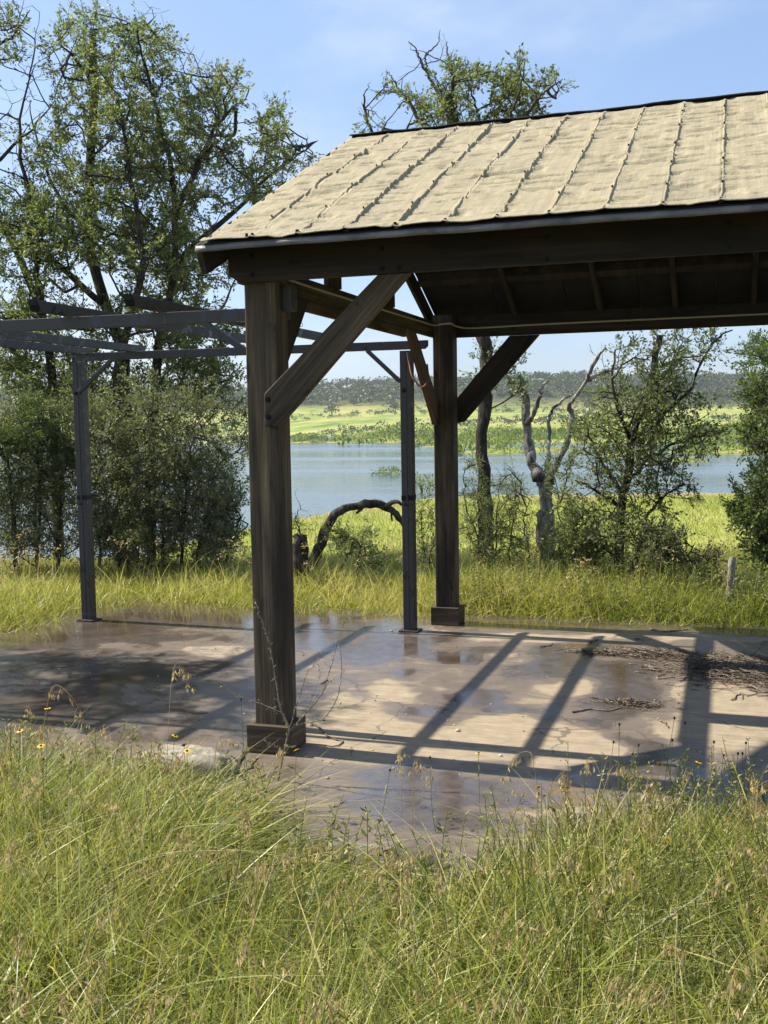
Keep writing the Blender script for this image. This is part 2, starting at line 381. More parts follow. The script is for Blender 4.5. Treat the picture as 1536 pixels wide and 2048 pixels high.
class Tree:
    """trunk and limbs given as polylines; the crown's shoots grow towards scattered points from the nearest wood"""
    def __init__(self, seed): 
        self.rg = np.random.default_rng(seed); self.pos = []; self.par = []; self.dist = []
        self.paths = []     # list of node index lists
        self.fixed = {}
    def limb(self, pts, r0, r1, n=14, jit=0.012, start=None):
        """pts (m,3)"""
        R = smooth_path(pts, n, jit, self.rg)
        ids = []
        for k, p in enumerate(R):
            pa = ids[-1] if ids else (start if start is not None else -1)
            self.pos.append(p); self.par.append(pa); i = len(self.pos)-1; ids.append(i)
            self.dist.append(0 if pa < 0 else self.dist[pa]+np.linalg.norm(p-self.pos[pa]))
            self.fixed[i] = r0+(r1-r0)*k/(n-1)
        self.paths.append(ids if start is None else [start]+ids)
        return ids
    def near(self, p):
        A = np.array(self.pos); return int(np.argmin(np.linalg.norm(A-np.asarray(p), axis=1)))
    def shoots(self, targets, wob=0.10, low=0.25, maxlen=1.6):
        rg = self.rg
        A = np.array(self.pos)
        T = np.asarray(targets)
        d0 = np.min(np.linalg.norm(T[:, None, :]-A[None, ::2, :], axis=2), axis=1)
        T = T[np.argsort(d0)]
        out = []
        P = np.zeros((len(self.pos)+len(T)*6, 3)); n0 = len(self.pos); P[:n0] = A
        cnt = n0
        Dn = np.zeros_like(P)
        for i in range(n0):
            if self.par[i] >= 0: Dn[i] = P[i]-P[self.par[i]]
        Dn[:n0] /= np.linalg.norm(Dn[:n0], axis=1, keepdims=True)+1e-9
        for t in T:
            dv = t-P[:cnt]; L = np.linalg.norm(dv, axis=1)
            cs = (dv*Dn[:cnt]).sum(1)/(L+1e-6)
            cost = L*(1+low*np.clip(-dv[:, 2]/(L+1e-6)+0.2, 0, 1)*3+2.4*np.clip(0.30-cs, 0, 2))
            i = int(np.argmin(cost)); L = float(L[i])
            if L > maxlen:
                t = P[i]+(t-P[i])*(maxlen/L); L = maxlen
            ns = 3 if L < 0.35 else 5
            a = P[i]; mid = (a+t)/2+rg.normal(0, wob*L, 3)+np.array([0, 0, -0.05*L])
            ids = [i]
            for k in range(1, ns+1):
                u = k/ns; p = (1-u)**2*a+2*u*(1-u)*mid+u*u*t
                if k < ns: p = p+rg.normal(0, 0.02*L, 3)
                self.pos.append(p); self.par.append(ids[-1]); self.dist.append(self.dist[ids[-1]]+L/ns)
                P[cnt] = p; q_ = p-P[ids[-1]] if ids[-1] < cnt else p*0; Dn[cnt] = q_/(np.linalg.norm(q_)+1e-9); cnt += 1; ids.append(len(self.pos)-1)
            self.paths.append(ids); out.append(ids[-1])
        return out
    def wood(self, tip=0.004, k=0.0045, sides=6, jitr=0.0):
        n = len(self.pos); w = np.zeros(n); ends = set(p[-1] for p in self.paths)
        for e in ends: w[e] += 1
        for i in range(n-1, -1, -1):
            if self.par[i] >= 0: w[self.par[i]] += w[i]
        rad = tip*0.6+k*np.sqrt(np.maximum(w-1, 0))
        for i, r in self.fixed.items(): rad[i] = max(r, 0.6*rad[i])
        P = np.array(self.pos); out = []
        for ids in self.paths:
            r = rad[ids].copy()
            if len(ids) > 1 and ids[0] not in self.fixed: pass
            if len(ids) > 1 and self.par[ids[1]] == ids[0] and ids[1] not in self.fixed: r[0] = min(r[0], r[1]*1.35)
            if jitr > 0:
                jn = self.rg.normal(0, 1.6*jitr, len(r)+8)
                for _ in range(2): jn = np.convolve(jn, [0.25, 0.5, 0.25], 'same')
                r = r*(1+jn[4:-4])
            out.append((P[ids], r))
        return tube(out, sides, 0.16 if sides >= 8 else 0.0)
def make_tree(name, label, cat, tr, mat_w, crown=None, mat_l=None, group=None, sides=6, wk=0.0045, tip=0.004, jitr=0.0):
    base = Vector(tr.pos[0]); 
    root = empty(name, base, label, cat, group)
    V, F = tr.wood(tip, wk, sides, jitr)
    t = link('trunk', new_mesh('trunk', V-np.array(base), F, mat_w, smooth=True), root)
    if crown is not None:
        Vl, Fl, vl = crown
        link('crown', new_mesh('crown', Vl-np.array(base), Fl, mat_l, {'v': vl}), root)
    return root
def foliage(tr, tips, nleaf, rad, size, vb=0.45, vs=0.22, asp=0.5, twigs=4, sag=0.0, clumpv=0.15):
    """twigs with leaves round every tip"""
    rg = tr.rg; P = np.array(tr.pos); Cs = []; Ds = []; vv = []
    for e in tips:
        p = P[e]; q = P[tr.par[e]]; dirv = p-q; dirv /= np.linalg.norm(dirv)+1e-9
        cv = vb+rg.normal(0, clumpv)
        for k in range(twigs):
            d = dirv*0.6+rg.normal(0, 0.75, 3); d[2] += 0.15; d /= np.linalg.norm(d)
            L = rad*rg.uniform(0.6, 1.4)
            ids = [e]
            end = p+d*L+np.array([0, 0, -sag*L])
            tr.pos.append(p+d*L*0.5+rg.normal(0, 0.08*L, 3)); tr.par.append(e); tr.dist.append(0)
            tr.pos.append(end); tr.par.append(len(tr.pos)-2); tr.dist.append(0)
            tr.paths.append([e, len(tr.pos)-2, len(tr.pos)-1])
            m = max(1, int(nleaf/twigs*rg.uniform(0.6, 1.4)))
            u = rg.uniform(0.1, 1.05, m)[:, None]
            C = p+(end-p)*u+rg.normal(0, 0.10*rad, (m, 3))
            Cs.append(C); Ds.append(np.tile(d, (m, 1))); vv.append(np.full(m, cv))
    C = np.concatenate(Cs); D = np.concatenate(Ds); vv = np.concatenate(vv)
    V, F, v = leaves(C, size*rg.uniform(0.65, 1.3, len(C)), rg, asp, 0.3, 0.0, 0.0, D)
    v = np.repeat(np.clip(vv+rg.normal(0, vs, len(C)), 0, 1), 4)
    return V, F, v
NK = 1.0
def scatter(rg, ells, s, ds):
    """crown points in ellipses (px, py, rx, ry, n) around distance s, spread ds in depth"""
    T = []
    for (cx, cy, rx, ry, n) in ells:
        k = 0; n = int(n*NK+0.5)
        while k < n:
            a, b, c = rg.uniform(-1, 1, 3)
            if a*a+b*b+c*c > 1: continue
            T.append(at(cx+a*rx, cy+b*ry, s+c*ds)); k += 1
    return np.array(T)

# ------------------------------------------------------------------ terrain
LAKE = -2.95
def shore(t):
    return np.interp(t, [-40, -16, -10, -4.3, 2.6, 10, 40], [26, 30, 36, 54, 66, 67, 64])
ISLES = [(s_, (px-768)/FPX*s_, rs, rt, hh) for px, s_, rs, rt, hh in [(1480, 150, 9, 14, 0.9), (1375, 119, 4, 5, 0.5), (1290, 235, 14, 22, 0.9), (1140, 245, 14, 18, 0.9), (785, 290, 16, 24, 1.0), (850, 280, 14, 18, 1.0), (625, 292, 9, 9, 0.6), (700, 300, 8, 14, 0.45), (460, 330, 18, 26, 0.7), (1000, 268, 16, 26, 1.0), (1440, 262, 16, 34, 1.0), (1005, 165, 7, 10, 0.7), (1085, 172, 7, 9, 0.6), (930, 215, 10, 16, 0.6), (1230, 140, 4, 8, 0.35), (720, 250, 4, 9, 0.3)]]
def hgt(x, y):
    x = np.asarray(x, float); y = np.asarray(y, float)
    s, t = st(x, y)
    sh = shore(t)+2.2*NZ[0].f(t*0.16, s*0.02, 3)
    edge = 12.3+0.9*NZ[1].f(t*0.22, 1.7, 3)
    z = -0.07-2.5*sst(edge-0.6, np.minimum(27.0, sh*0.72), s)-0.38*np.clip((s-20)/(sh-20), 0, 1)**3
    z = z-1.4*sst(0, 14, s-sh)
    z = z+0.05*NZ[2].f(x*0.5, y*0.5, 3)*sst(9, 13, s)+0.12*NZ[3].f(x*0.09, y*0.09, 3)*sst(24, 32, s)*sst(0, 8, sh-s)
    ang = t/np.maximum(s, 1.0)
    sf = np.interp(ang, [-0.5, -0.10, -0.03, 0.02, 0.5], [560, 540, 430, 345, 300])+22*NZ[4].f(t*0.012, s*0.004, 3)
    far = LAKE-1.6+1.6*sst(-40, 0, s-sf)+11.0*np.clip((s-sf)/np.maximum(660-sf, 60), 0, 1.3)+1.2*NZ[5].f(x*0.02, y*0.02, 4)*sst(20, 160, s-sf)
    ridge = 0.86+0.42*NZ[1].f(ang*7.0+3.2, 0.5, 3)+0.10*sst(-0.06, 0.05, ang)
    far = far+25.0*ridge*sst(680, 920, s)
    far = far+0.008*np.clip(s-900, 0, None)
    for (si, ti, rs, rt, hh) in ISLES:
        e = ((s-si)/rs)**2+((t-ti)/rt)**2
        far = np.maximum(far, LAKE-1.6+(1.6+hh)*np.exp(-e*0.9)+0.35*NZ[5].f(x*0.12, y*0.12, 3)*np.exp(-e))
    return np.where(s > 100, np.maximum(far, LAKE-1.6), np.maximum(z, LAKE-1.45))
def graded(lo, hi, c0, c1, d, g):
    a = list(np.arange(c0, c1+1e-6, d)); st_ = d; x = a[-1]
    while x < hi: st_ *= g; x += st_; a.append(x)
    st_ = d; x = c0; b = []
    while x > lo: st_ *= g; x -= st_; b.append(x)
    return np.array(b[::-1]+a)
gx = graded(-2600, 2300, -9, 9, 0.35, 1.045); gy = graded(-60, 3000, -6, 14, 0.35, 1.022)
GX, GY = np.meshgrid(gx, gy, indexing='ij')
GZ = hgt(GX, GY)
inslab = (GX > -3.9) & (GX < 6.3) & (GY > -1.15) & (GY < 4.25)
GZ = np.where(inslab, -0.075, GZ)
nx, ny = GX.shape
idx = np.arange(nx*ny).reshape(nx, ny)
Fg = np.stack([idx[:-1, :-1], idx[1:, :-1], idx[1:, 1:], idx[:-1, 1:]], -1).reshape(-1, 4)
def ground_mat():
    m, N, L, b = mat('ground_soil_and_grass')
    geo = N.new('ShaderNodeNewGeometry'); sep = N.new('ShaderNodeSeparateXYZ'); L.new(geo.outputs['Position'], sep.inputs[0])
    P = geo.outputs['Position']
    dist = N.new('ShaderNodeVectorMath'); dist.operation = 'LENGTH'; L.new(P, dist.inputs[0]); D = dist.outputs['Value']
    soil = mixc(N, L, noise(N, L, P, 3.0, 6), (0.05, 0.05, 0.02), (0.12, 0.10, 0.045))
    nn = noise(N, L, P, 0.22, 6, 0.6); n3 = noise(N, L, P, 2.2, 6, 0.65)
    mead = ramp(N, [(0.30, (0.14, 0.195, 0.038)), (0.52, (0.28, 0.305, 0.065)), (0.72, (0.40, 0.37, 0.12))])
    L.new(math_(N, L, 'ADD', math_(N, L, 'MULTIPLY', nn, 0.6), math_(N, L, 'MULTIPLY', n3, 0.42)), mead.inputs[0])
    nf = math_(N, L, 'ADD', math_(N, L, 'MULTIPLY', noise(N, L, P, 0.018, 6, 0.62), 0.6), math_(N, L, 'MULTIPLY', noise(N, L, P, 0.11, 5, 0.6), 0.4))
    farf = ramp(N, [(0.34, (0.085, 0.14, 0.030)), (0.45, (0.19, 0.245, 0.052)), (0.54, (0.33, 0.32, 0.095)), (0.64, (0.43, 0.36, 0.18))])
    L.new(nf, farf.inputs[0])
    c = mixc(N, L, maprange(N, L, D, 14, 26), soil, mead.outputs[0])
    c = mixc(N, L, maprange(N, L, D, 150, 260), c, farf.outputs[0])
    hill = mixc(N, L, noise(N, L, P, 0.03, 5), (0.04, 0.055, 0.022), (0.10, 0.10, 0.04))
    c = mixc(N, L, maprange(N, L, D, 690, 780), c, hill)
    sand = math_(N, L, 'MULTIPLY', maprange(N, L, sep.outputs['Z'], LAKE+0.20, LAKE+0.02), maprange(N, L, nn, 0.40, 0.60, 0.2, 0.9))
    c = mixc(N, L, sand, c, (0.27, 0.20, 0.13))
    L.new(c, b.inputs['Base Color']); b.inputs['Roughness'].default_value = 0.95; b.inputs['Specular IOR Level'].default_value = 0.1
    bump(N, L, b, n3, 0.6, 0.12)
    return m
g = link('ground', new_mesh('ground', np.stack([GX, GY, GZ], -1).reshape(-1, 3), Fg, ground_mat(), smooth=True)); tag(g, kind='structure')

def lake_mat():
    m, N, L, b = mat('lake_water')
    P = mapping(N, L, (1, 1, 1))
    n1 = noise(N, L, mapping(N, L, (0.9, 0.9, 0.9)), 1.0, 5, 0.6); n2 = noise(N, L, mapping(N, L, (0.03, 0.05, 0.05)), 1.0, 4, 0.6)
    n4 = noise(N, L, mapping(N, L, (0.012, 0.07, 0.1)), 1.0, 5, 0.6, 0.6)
    L.new(mixc(N, L, maprange(N, L, n4, 0.35, 0.65), (0.060, 0.090, 0.110), (0.115, 0.150, 0.165)), b.inputs['Base Color'])
    L.new(maprange(N, L, n4, 0.40, 0.62, 0.06, 0.20), b.inputs['Roughness']); b.inputs['IOR'].default_value = 1.33
    bump(N, L, b, math_(N, L, 'ADD', n1, math_(N, L, 'MULTIPLY', n2, 0.5)), 0.26, 0.22)
    return m
s_ = np.array([18, 30, 60, 120, 240, 700]); q = []
for s in s_:
    for a in (-1.6, -0.8, -0.4, 0, 0.4, 0.8, 1.2): q.append((*xy(s, a*(s+12)), LAKE))
ii = np.arange(len(q)).reshape(len(s_), 7)
lk = link('lake', new_mesh('lake', np.array(q), np.stack([ii[:-1, :-1], ii[:-1, 1:], ii[1:, 1:], ii[1:, :-1]], -1).reshape(-1, 4), lake_mat())); tag(lk, kind='structure')

# ------------------------------------------------------------------ concrete slab
SX0, SX1, SY0, SY1 = -3.7, 6.2, -0.95, 4.05
def blob(cx, cy, rx, ry):
    """wet or dry patch seen round that place on the slab: centre and half sizes on the concrete"""
    c = gnd(cx, cy); a = gnd(cx-rx, cy); b = gnd(cx+rx, cy); u = gnd(cx, cy-ry); d = gnd(cx, cy+ry)
    return c, (b-a)[:2]/2, (u-d)[:2]/2
WETS = [(1265, 1385, 85, 62, 1.0), (1130, 1335, 120, 30, 0.75), (1010, 1390, 75, 16, 0.85), (1270, 1500, 40, 40, 0.8), (1210, 1540, 150, 24, 0.6), (1050, 1420, 80, 12, 0.5), (1150, 1300, 110, 16, 0.6),
        (930, 1310, 55, 14, 0.9), (915, 1318, 30, 8, 0.9), (770, 1305, 95, 22, 0.5), (700, 1270, 160, 28, 0.7), (820, 1310, 30, 55, 0.35),
        (330, 1225, 260, 26, 1.1), (160, 1260, 160, 22, 1.0), (60, 1285, 120, 16, 0.9), (330, 1350, 120, 22, 0.75), (180, 1380, 90, 50, 0.85), (60, 1420, 120, 50, 0.6), (420, 1325, 60, 10, 0.45), (640, 1235, 260, 16, 1.1), (1050, 1250, 240, 9, 1.0),
        (900, 1555, 60, 16, 0.9), (780, 1545, 80, 18, 0.7), (1000, 1620, 200, 40, 0.55), (820, 1600, 150, 50, 0.45), (870, 1425, 60, 10, 0.5), (1270, 1330, 90, 14, 0.5)]
DRYS = [(1140, 1370, 75, 22, 0.9), (1060, 1480, 170, 45, 0.8), (1180, 1480, 60, 30, 0.7), (1450, 1430, 130, 70, 0.8), (1400, 1380, 60, 20, 0.7), (700, 1440, 120, 70, 0.55), (760, 1380, 80, 30, 0.4), (1090, 1275, 160, 9, 0.7), (1450, 1277, 120, 7, 0.6), (420, 1300, 120, 26, 0.3), (1060, 1610, 120, 12, 0.5), (880, 1490, 90, 30, 0.6)]
sx = np.arange(SX0, SX1+1e-6, 0.05); sy = np.arange(SY0, SY1+1e-6, 0.05)
AX, AY = np.meshgrid(sx, sy, indexing='ij')
wet = 0.555+0.10*sst(-0.4, -1.4, AX)
for lst, sg in ((WETS, 1), (DRYS, -1)):
    for (cx, cy, rx, ry, w) in lst:
        c, A, B = blob(cx, cy, rx, ry); WX = AX+0.30*NZ[0].f(AX*2.1+cx, AY*2.1, 3); WY = AY+0.22*NZ[1].f(AX*2.3, AY*2.3+cy, 3)
        M2 = np.linalg.inv(np.array([A, B]).T); d = np.stack([WX-c[0], WY-c[1]], -1)@M2.T
        r = np.sqrt((d**2).sum(-1)); wet += sg*w*(0.50 if sg > 0 else 0.66)*(1-sst(0.25, 1.35, r))
wet += 0.5*sst(3.45, 3.9, AY)
AZ = 0.0015*NZ[2].f(AX*3, AY*3, 3)
ns_x, ns_y = AX.shape; ii = np.arange(ns_x*ns_y).reshape(ns_x, ns_y)
Vt = np.stack([AX, AY, AZ], -1).reshape(-1, 3)
Ft = np.stack([ii[:-1, :-1], ii[1:, :-1], ii[1:, 1:], ii[:-1, 1:]], -1).reshape(-1, 4)
per = np.concatenate([ii[:, 0], ii[-1, 1:], ii[-2::-1, -1], ii[0, -2:0:-1]])
Vb = Vt[per].copy(); Vb[:, 2] = -0.16; nb = len(per); k0 = len(Vt)
# chipped, uneven edge
Fs = np.stack([per, k0+np.arange(nb), k0+(np.arange(nb)+1) % nb, np.roll(per, -1)], -1)
def slab_mat():
    m, N, L, b = mat('weathered_wet_concrete')
    P = mapping(N, L, (1, 1, 1))
    a = N.new('ShaderNodeAttribute'); a.attribute_name = 'wet'
    n1 = noise(N, L, P, 2.6, 9, 0.62, 0.5); n2 = noise(N, L, P, 11.0, 8, 0.65); n3 = noise(N, L, P, 170.0, 4, 0.6)
    nst = noise(N, L, mapping(N, L, (3.0, 34.0, 1.0)), 1.0, 6, 0.6, 0.5)
    w = math_(N, L, 'ADD', a.outputs['Fac'], math_(N, L, 'MULTIPLY', math_(N, L, 'SUBTRACT', n1, 0.5), 1.10))
    w = math_(N, L, 'ADD', w, math_(N, L, 'MULTIPLY', math_(N, L, 'SUBTRACT', n2, 0.5), 0.30))
    damp = maprange(N, L, w, 0.32, 0.52); film = maprange(N, L, w, 0.59, 0.75); deep = maprange(N, L, w, 0.96, 1.30)
    dry = ramp(N, [(0.30, (0.185, 0.142, 0.098)), (0.50, (0.29, 0.232, 0.158)), (0.70, (0.39, 0.322, 0.222))])
    L.new(math_(N, L, 'ADD', math_(N, L, 'MULTIPLY', n2, 0.5), math_(N, L, 'MULTIPLY', nst, 0.5)), dry.inputs[0])
    dam = ramp(N, [(0.35, (0.110, 0.086, 0.066)), (0.65, (0.195, 0.155, 0.118))]); L.new(math_(N, L, 'ADD', math_(N, L, 'MULTIPLY', n2, 0.5), math_(N, L, 'MULTIPLY', nst, 0.5)), dam.inputs[0])
    fil = ramp(N, [(0.35, (0.066, 0.053, 0.046)), (0.65, (0.115, 0.092, 0.077))]); L.new(n2, fil.inputs[0])
    c = mixc(N, L, damp, dry.outputs[0], dam.outputs[0]); c = mixc(N, L, film, c, fil.outputs[0])
    c = mixc(N, L, deep, c, (0.066, 0.047, 0.033))
    # a rusty stain here and there, and hairline cracks
    c = mixc(N, L, maprange(N, L, noise(N, L, P, 1.1, 5, 0.6, 1.0), 0.58, 0.74, 0.0, 0.55), c, (0.19, 0.095, 0.055))
    vo = N.new('ShaderNodeTexVoronoi'); vo.feature = 'DISTANCE_TO_EDGE'; vo.inputs['Scale'].default_value = 0.55
    wv = N.new('ShaderNodeVectorMath'); wv.operation = 'ADD'
    cn = N.new('ShaderNodeTexNoise'); cn.inputs['Scale'].default_value = 3.5; cn.inputs['Detail'].default_value = 6; L.new(P, cn.inputs['Vector'])
    sc = N.new('ShaderNodeVectorMath'); sc.operation = 'SCALE'; sc.inputs['Scale'].default_value = 0.35; L.new(cn.outputs['Color'], sc.inputs[0])
    L.new(P, wv.inputs[0]); L.new(sc.outputs[0], wv.inputs[1]); L.new(wv.outputs[0], vo.inputs['Vector'])
    crack = maprange(N, L, vo.outputs['Distance'], 0.004, 0.0015, 0.0, 0.6)
    c = mixc(N, L, crack, c, (0.05, 0.04, 0.03))
    L.new(c, b.inputs['Base Color'])
    rg_ = math_(N, L, 'ADD', maprange(N, L, damp, 0, 1, 0.85, 0.42), 0.0)
    rr = N.new('ShaderNodeMixRGB'); L.new(film, rr.inputs[0]); L.new(rg_, rr.inputs[1]); rr.inputs[2].default_value = (0.16, 0.16, 0.16, 1)
    r2 = N.new('ShaderNodeMixRGB'); L.new(deep, r2.inputs[0]); L.new(rr.outputs[0], r2.inputs[1]); r2.inputs[2].default_value = (0.025, 0.025, 0.025, 1)
    L.new(r2.outputs[0], b.inputs['Roughness'])
    b.inputs['Specular IOR Level'].default_value = 0.5
    hgt_ = math_(N, L, 'ADD', math_(N, L, 'MULTIPLY', n3, 0.5), math_(N, L, 'MULTIPLY', n2, 0.8))
    bn = bump(N, L, b, hgt_, 0.4, 0.006)
    L.new(maprange(N, L, film, 0, 1, 0.45, 0.03), bn.inputs['Strength'])
    return m
slab = link('concrete_slab', new_mesh('concrete_slab', np.concatenate([Vt, Vb]), [Ft, Fs], slab_mat(), {'wet': np.concatenate([wet.ravel(), wet.ravel()[per]])}))
tag(slab, kind='structure')

# ------------------------------------------------------------------ pavilion
C0, DD, HC = 0.2259, 3.4413, 0.142
OFF = 0.034
PAV = empty('pavilion', (0, 0, 0), 'open timber pavilion with a beige ribbed gable roof on wet concrete', 'pavilion')
YM = (DD+C0)/2; YE = -0.2586; ZE = 2.427; ZR = 3.405
SL = (ZR-ZE)/(YM-YE); PL = 4.25
nrm_n = Vector((0, -SL, 1)).normalized(); dir_n = Vector((0, 1, SL)).normalized(); LEN = math.hypot(YM-YE, ZR-ZE)
def rz(y): return ZR-SL*abs(y-YM)
def post(x, y):
    a = x-C0+OFF; b = x-OFF
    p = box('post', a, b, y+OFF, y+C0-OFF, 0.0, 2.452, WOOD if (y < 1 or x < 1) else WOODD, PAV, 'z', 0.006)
    hw = 0.030
    # collar of four boards mitred round the foot
    for k, (x0, x1, y0, y1, al) in enumerate([(x-C0, x, y, y+OFF-0.002, 'x'), (x-C0, x, y+C0-OFF+0.002, y+C0, 'x'), (x-C0, x-C0+OFF-0.002, y+OFF, y+C0-OFF, 'y'), (x-OFF+0.002, x, y+OFF, y+C0-OFF, 'y')]):
        box('base_board', x0, x1, y0, y1, 0.003, HC, WOOD, p, al, 0.004)
    return p
posts = [post(0, 0), post(0, DD), post(PL-0.25, 0), post(PL-0.25, DD)]
# front and rear beams (bolted on the outer faces), with clipped end
XB0, XB1 = -0.252, PL+0.03
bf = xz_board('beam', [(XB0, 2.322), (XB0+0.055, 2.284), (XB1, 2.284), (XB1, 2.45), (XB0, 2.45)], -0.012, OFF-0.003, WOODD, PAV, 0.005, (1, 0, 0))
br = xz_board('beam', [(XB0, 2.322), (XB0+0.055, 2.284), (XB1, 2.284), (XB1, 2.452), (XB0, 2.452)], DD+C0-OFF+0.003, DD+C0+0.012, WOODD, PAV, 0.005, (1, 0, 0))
for x, z in [(-0.125, 2.405), (-0.125, 2.317), (0.52, 2.397), (0.518, 2.307), (0.598, 2.306), (1.264, 2.395), (1.264, 2.305), (2.016, 2.402), (2.014, 2.312), (2.9, 2.4), (2.9, 2.31)]:
    bolt((x, -0.012, z), (0, -1, 0), bf, 0.0125)
for x, z in [(0.42, 2.335), (1.30, 2.415), (1.30, 2.335), (1.92, 2.415), (1.92, 2.335), (-0.10, 2.39)]:
    bolt((x, DD+C0-OFF+0.003, z), (0, -1, 0), br, 0.012)
# side ties
for x0, x1 in ((-C0-0.004, -C0+OFF-0.003), (PL-0.25-OFF+0.003, PL-0.25+0.004)):
    box('tie_beam', x0, x1, OFF, DD+C0-OFF, 2.285, 2.41, WOOD, PAV, 'y', 0.005)
box('lower_chord', -C0+OFF-0.001, -C0+OFF+0.026, 0.80, 2.66, 2.222, 2.283, WOODR, PAV, 'y', 0.004)
# gable struts
for yc in (1.30, 2.38):
    for xc in (-0.209, PL-0.25-0.017):
        box('gable_strut', xc-0.017, xc+0.017, yc-0.11, yc+0.11, 2.413, rz(yc+0.11 if yc > YM else yc-0.11)-0.115, WOODD, PAV, 'z', 0.004)
# braces
fb = xz_board('brace', [(-0.083, 1.602), (-0.020, 1.601), (0.060, 1.673), (0.649, 2.281), (0.495, 2.281), (-0.081, 1.757)], -0.012, OFF-0.003, WOOD, PAV, 0.005)
for z in (1.729, 1.646): bolt((-0.060, -0.012, z), (0, -1, 0), fb, 0.0145)
xz_board('brace', [(-0.062, 1.599), (-0.056, 1.791), (0.385, 2.281), (0.622, 2.281), (0.02, 1.62)], DD+C0-OFF+0.003, DD+C0+0.004, WOODD, PAV, 0.005)
yz_board('brace', [(DD+OFF-0.003, 1.594), (DD+OFF-0.003, 1.78), (2.86, 2.283), (2.68, 2.283), (3.42, 1.594)], -0.190, -0.152, WOODR, PAV, 0.005)
yz_board('brace', [(C0-OFF+0.003, 1.72), (C0-OFF+0.003, 1.86), (0.60, 2.283), (0.78, 2.283), (0.26, 1.70)], -0.190, -0.152, WOODD, PAV, 0.005)
# rafters of the far slope and purlins, seen from below
for x in (0.433, 1.087, 1.640, 2.190, 2.74, 3.29):
    ys, ye = YM+0.05, DD+C0+0.20
    T = 0.045
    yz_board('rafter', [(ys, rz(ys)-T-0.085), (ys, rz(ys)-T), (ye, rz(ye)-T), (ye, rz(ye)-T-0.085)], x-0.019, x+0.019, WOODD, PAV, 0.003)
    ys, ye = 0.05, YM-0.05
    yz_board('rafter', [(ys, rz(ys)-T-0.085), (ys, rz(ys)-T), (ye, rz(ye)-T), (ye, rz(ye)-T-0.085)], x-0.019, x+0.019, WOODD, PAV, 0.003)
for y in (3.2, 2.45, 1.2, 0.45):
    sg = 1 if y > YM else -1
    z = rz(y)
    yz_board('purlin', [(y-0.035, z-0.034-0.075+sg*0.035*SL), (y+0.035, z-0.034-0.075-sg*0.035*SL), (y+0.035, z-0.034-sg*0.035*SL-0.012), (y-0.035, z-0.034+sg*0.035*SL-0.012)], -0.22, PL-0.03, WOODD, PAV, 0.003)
box('ridge_beam', -0.25, PL, YM-0.03, YM+0.03, ZR-0.24, ZR-0.06, WOODD, PAV, 'x', 0.004)
# gable rafters at both ends (their tails clipped to a point)
for x0 in (-0.287, PL+0.033):
    for sg in (-1, 1):
        e = YE if sg < 0 else 2*YM-YE
        f = lambda y: YM+sg*(YM-y) if sg > 0 else y
        pts = [(YE-0.004, 2.405), (YE+0.045, 2.300), (YE+0.13, 2.335), (YM-0.003, ZR-0.175), (YM-0.003, ZR-0.028)]
        pts = [(y if sg < 0 else 2*YM-y, z) for y, z in pts]
        yz_board('gable_rafter', pts, x0, x0+0.030, WOODD, PAV, 0.004)
# ceiling boards under each slope (butted, one per bay)
edges = [-0.25+0.5425*k for k in range(9)]
for a, b_ in zip(edges[:-1], edges[1:]):
    for sg in (-1, 1):
        o = YE+0.01 if sg < 0 else 2*YM-YE-0.01
        O = Vector((a+0.003, o, rz(o)-0.032)); Vd = Vector((0, -sg, SL)).normalized()
        W = Vector((0, sg*SL, 1)).normalized()
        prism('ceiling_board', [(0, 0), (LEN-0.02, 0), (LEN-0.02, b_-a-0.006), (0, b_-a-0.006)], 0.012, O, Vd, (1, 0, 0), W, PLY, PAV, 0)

# roof covering: a beige sheet laid in strips between seams
def fabric_mat():
    m, N, L, b = mat('beige_roof_cloth')
    P = mapping(N, L, (1, 1, 1))
    n1 = noise(N, L, mapping(N, L, (30, 5, 5)), 1.0, 5, 0.6); n2 = noise(N, L, P, 5.0, 6, 0.6); n3 = noise(N, L, mapping(N, L, (330, 60, 60)), 1.0, 2)
    r = ramp(N, [(0.30, (0.262, 0.222, 0.142)), (0.52, (0.36, 0.308, 0.20)), (0.72, (0.43, 0.373, 0.25))])
    L.new(math_(N, L, 'ADD', math_(N, L, 'MULTIPLY', n1, 0.55), math_(N, L, 'MULTIPLY', n2, 0.45)), r.inputs[0])
    st1 = noise(N, L, mapping(N, L, (95, 1.3, 1.3)), 1.0, 3, 0.5)
    c = mixc(N, L, maprange(N, L, st1, 0.42, 0.62, 0, 0.34), r.outputs[0], (0.24, 0.215, 0.15))
    c = mixc(N, L, maprange(N, L, noise(N, L, P, 2.3, 7, 0.65, 0.6), 0.52, 0.78, 0, 0.5), c, (0.21, 0.195, 0.15))
    L.new(c, b.inputs['Base Color']); b.inputs['Roughness'].default_value = 0.85; b.inputs['Specular IOR Level'].default_value = 0.2
    bump(N, L, b, math_(N, L, 'ADD', math_(N, L, 'MULTIPLY', n3, 0.3), noise(N, L, mapping(N, L, (40, 70, 70)), 1.0, 5, 0.65)), 0.8, 0.010)
    return m
CLOTH = fabric_mat()
SEAMW = 0.2215
def wrinkle(x, d):
    """height of the cloth's dents at x along the roof and d down the slope"""
    a = NZ[0].f(x*13, d*34, 3, 0.55); b = NZ[1].f(x*5.2, d*11, 3, 0.5); c = NZ[3].f(x*2.0, d*3.0, 2)
    dent = -0.019*sst(0.10, 0.36, NZ[4].f(x*8+3, d*26, 2))
    return 0.0055*a+0.006*b+0.007*c+dent*0.8
xs_edges = [-0.262]+[-0.010+SEAMW*k for k in range(0, 20)]
xs_edges = [x for x in xs_edges if x < PL+0.06]+[PL+0.065]
SEAMX = xs_edges[1:-1]
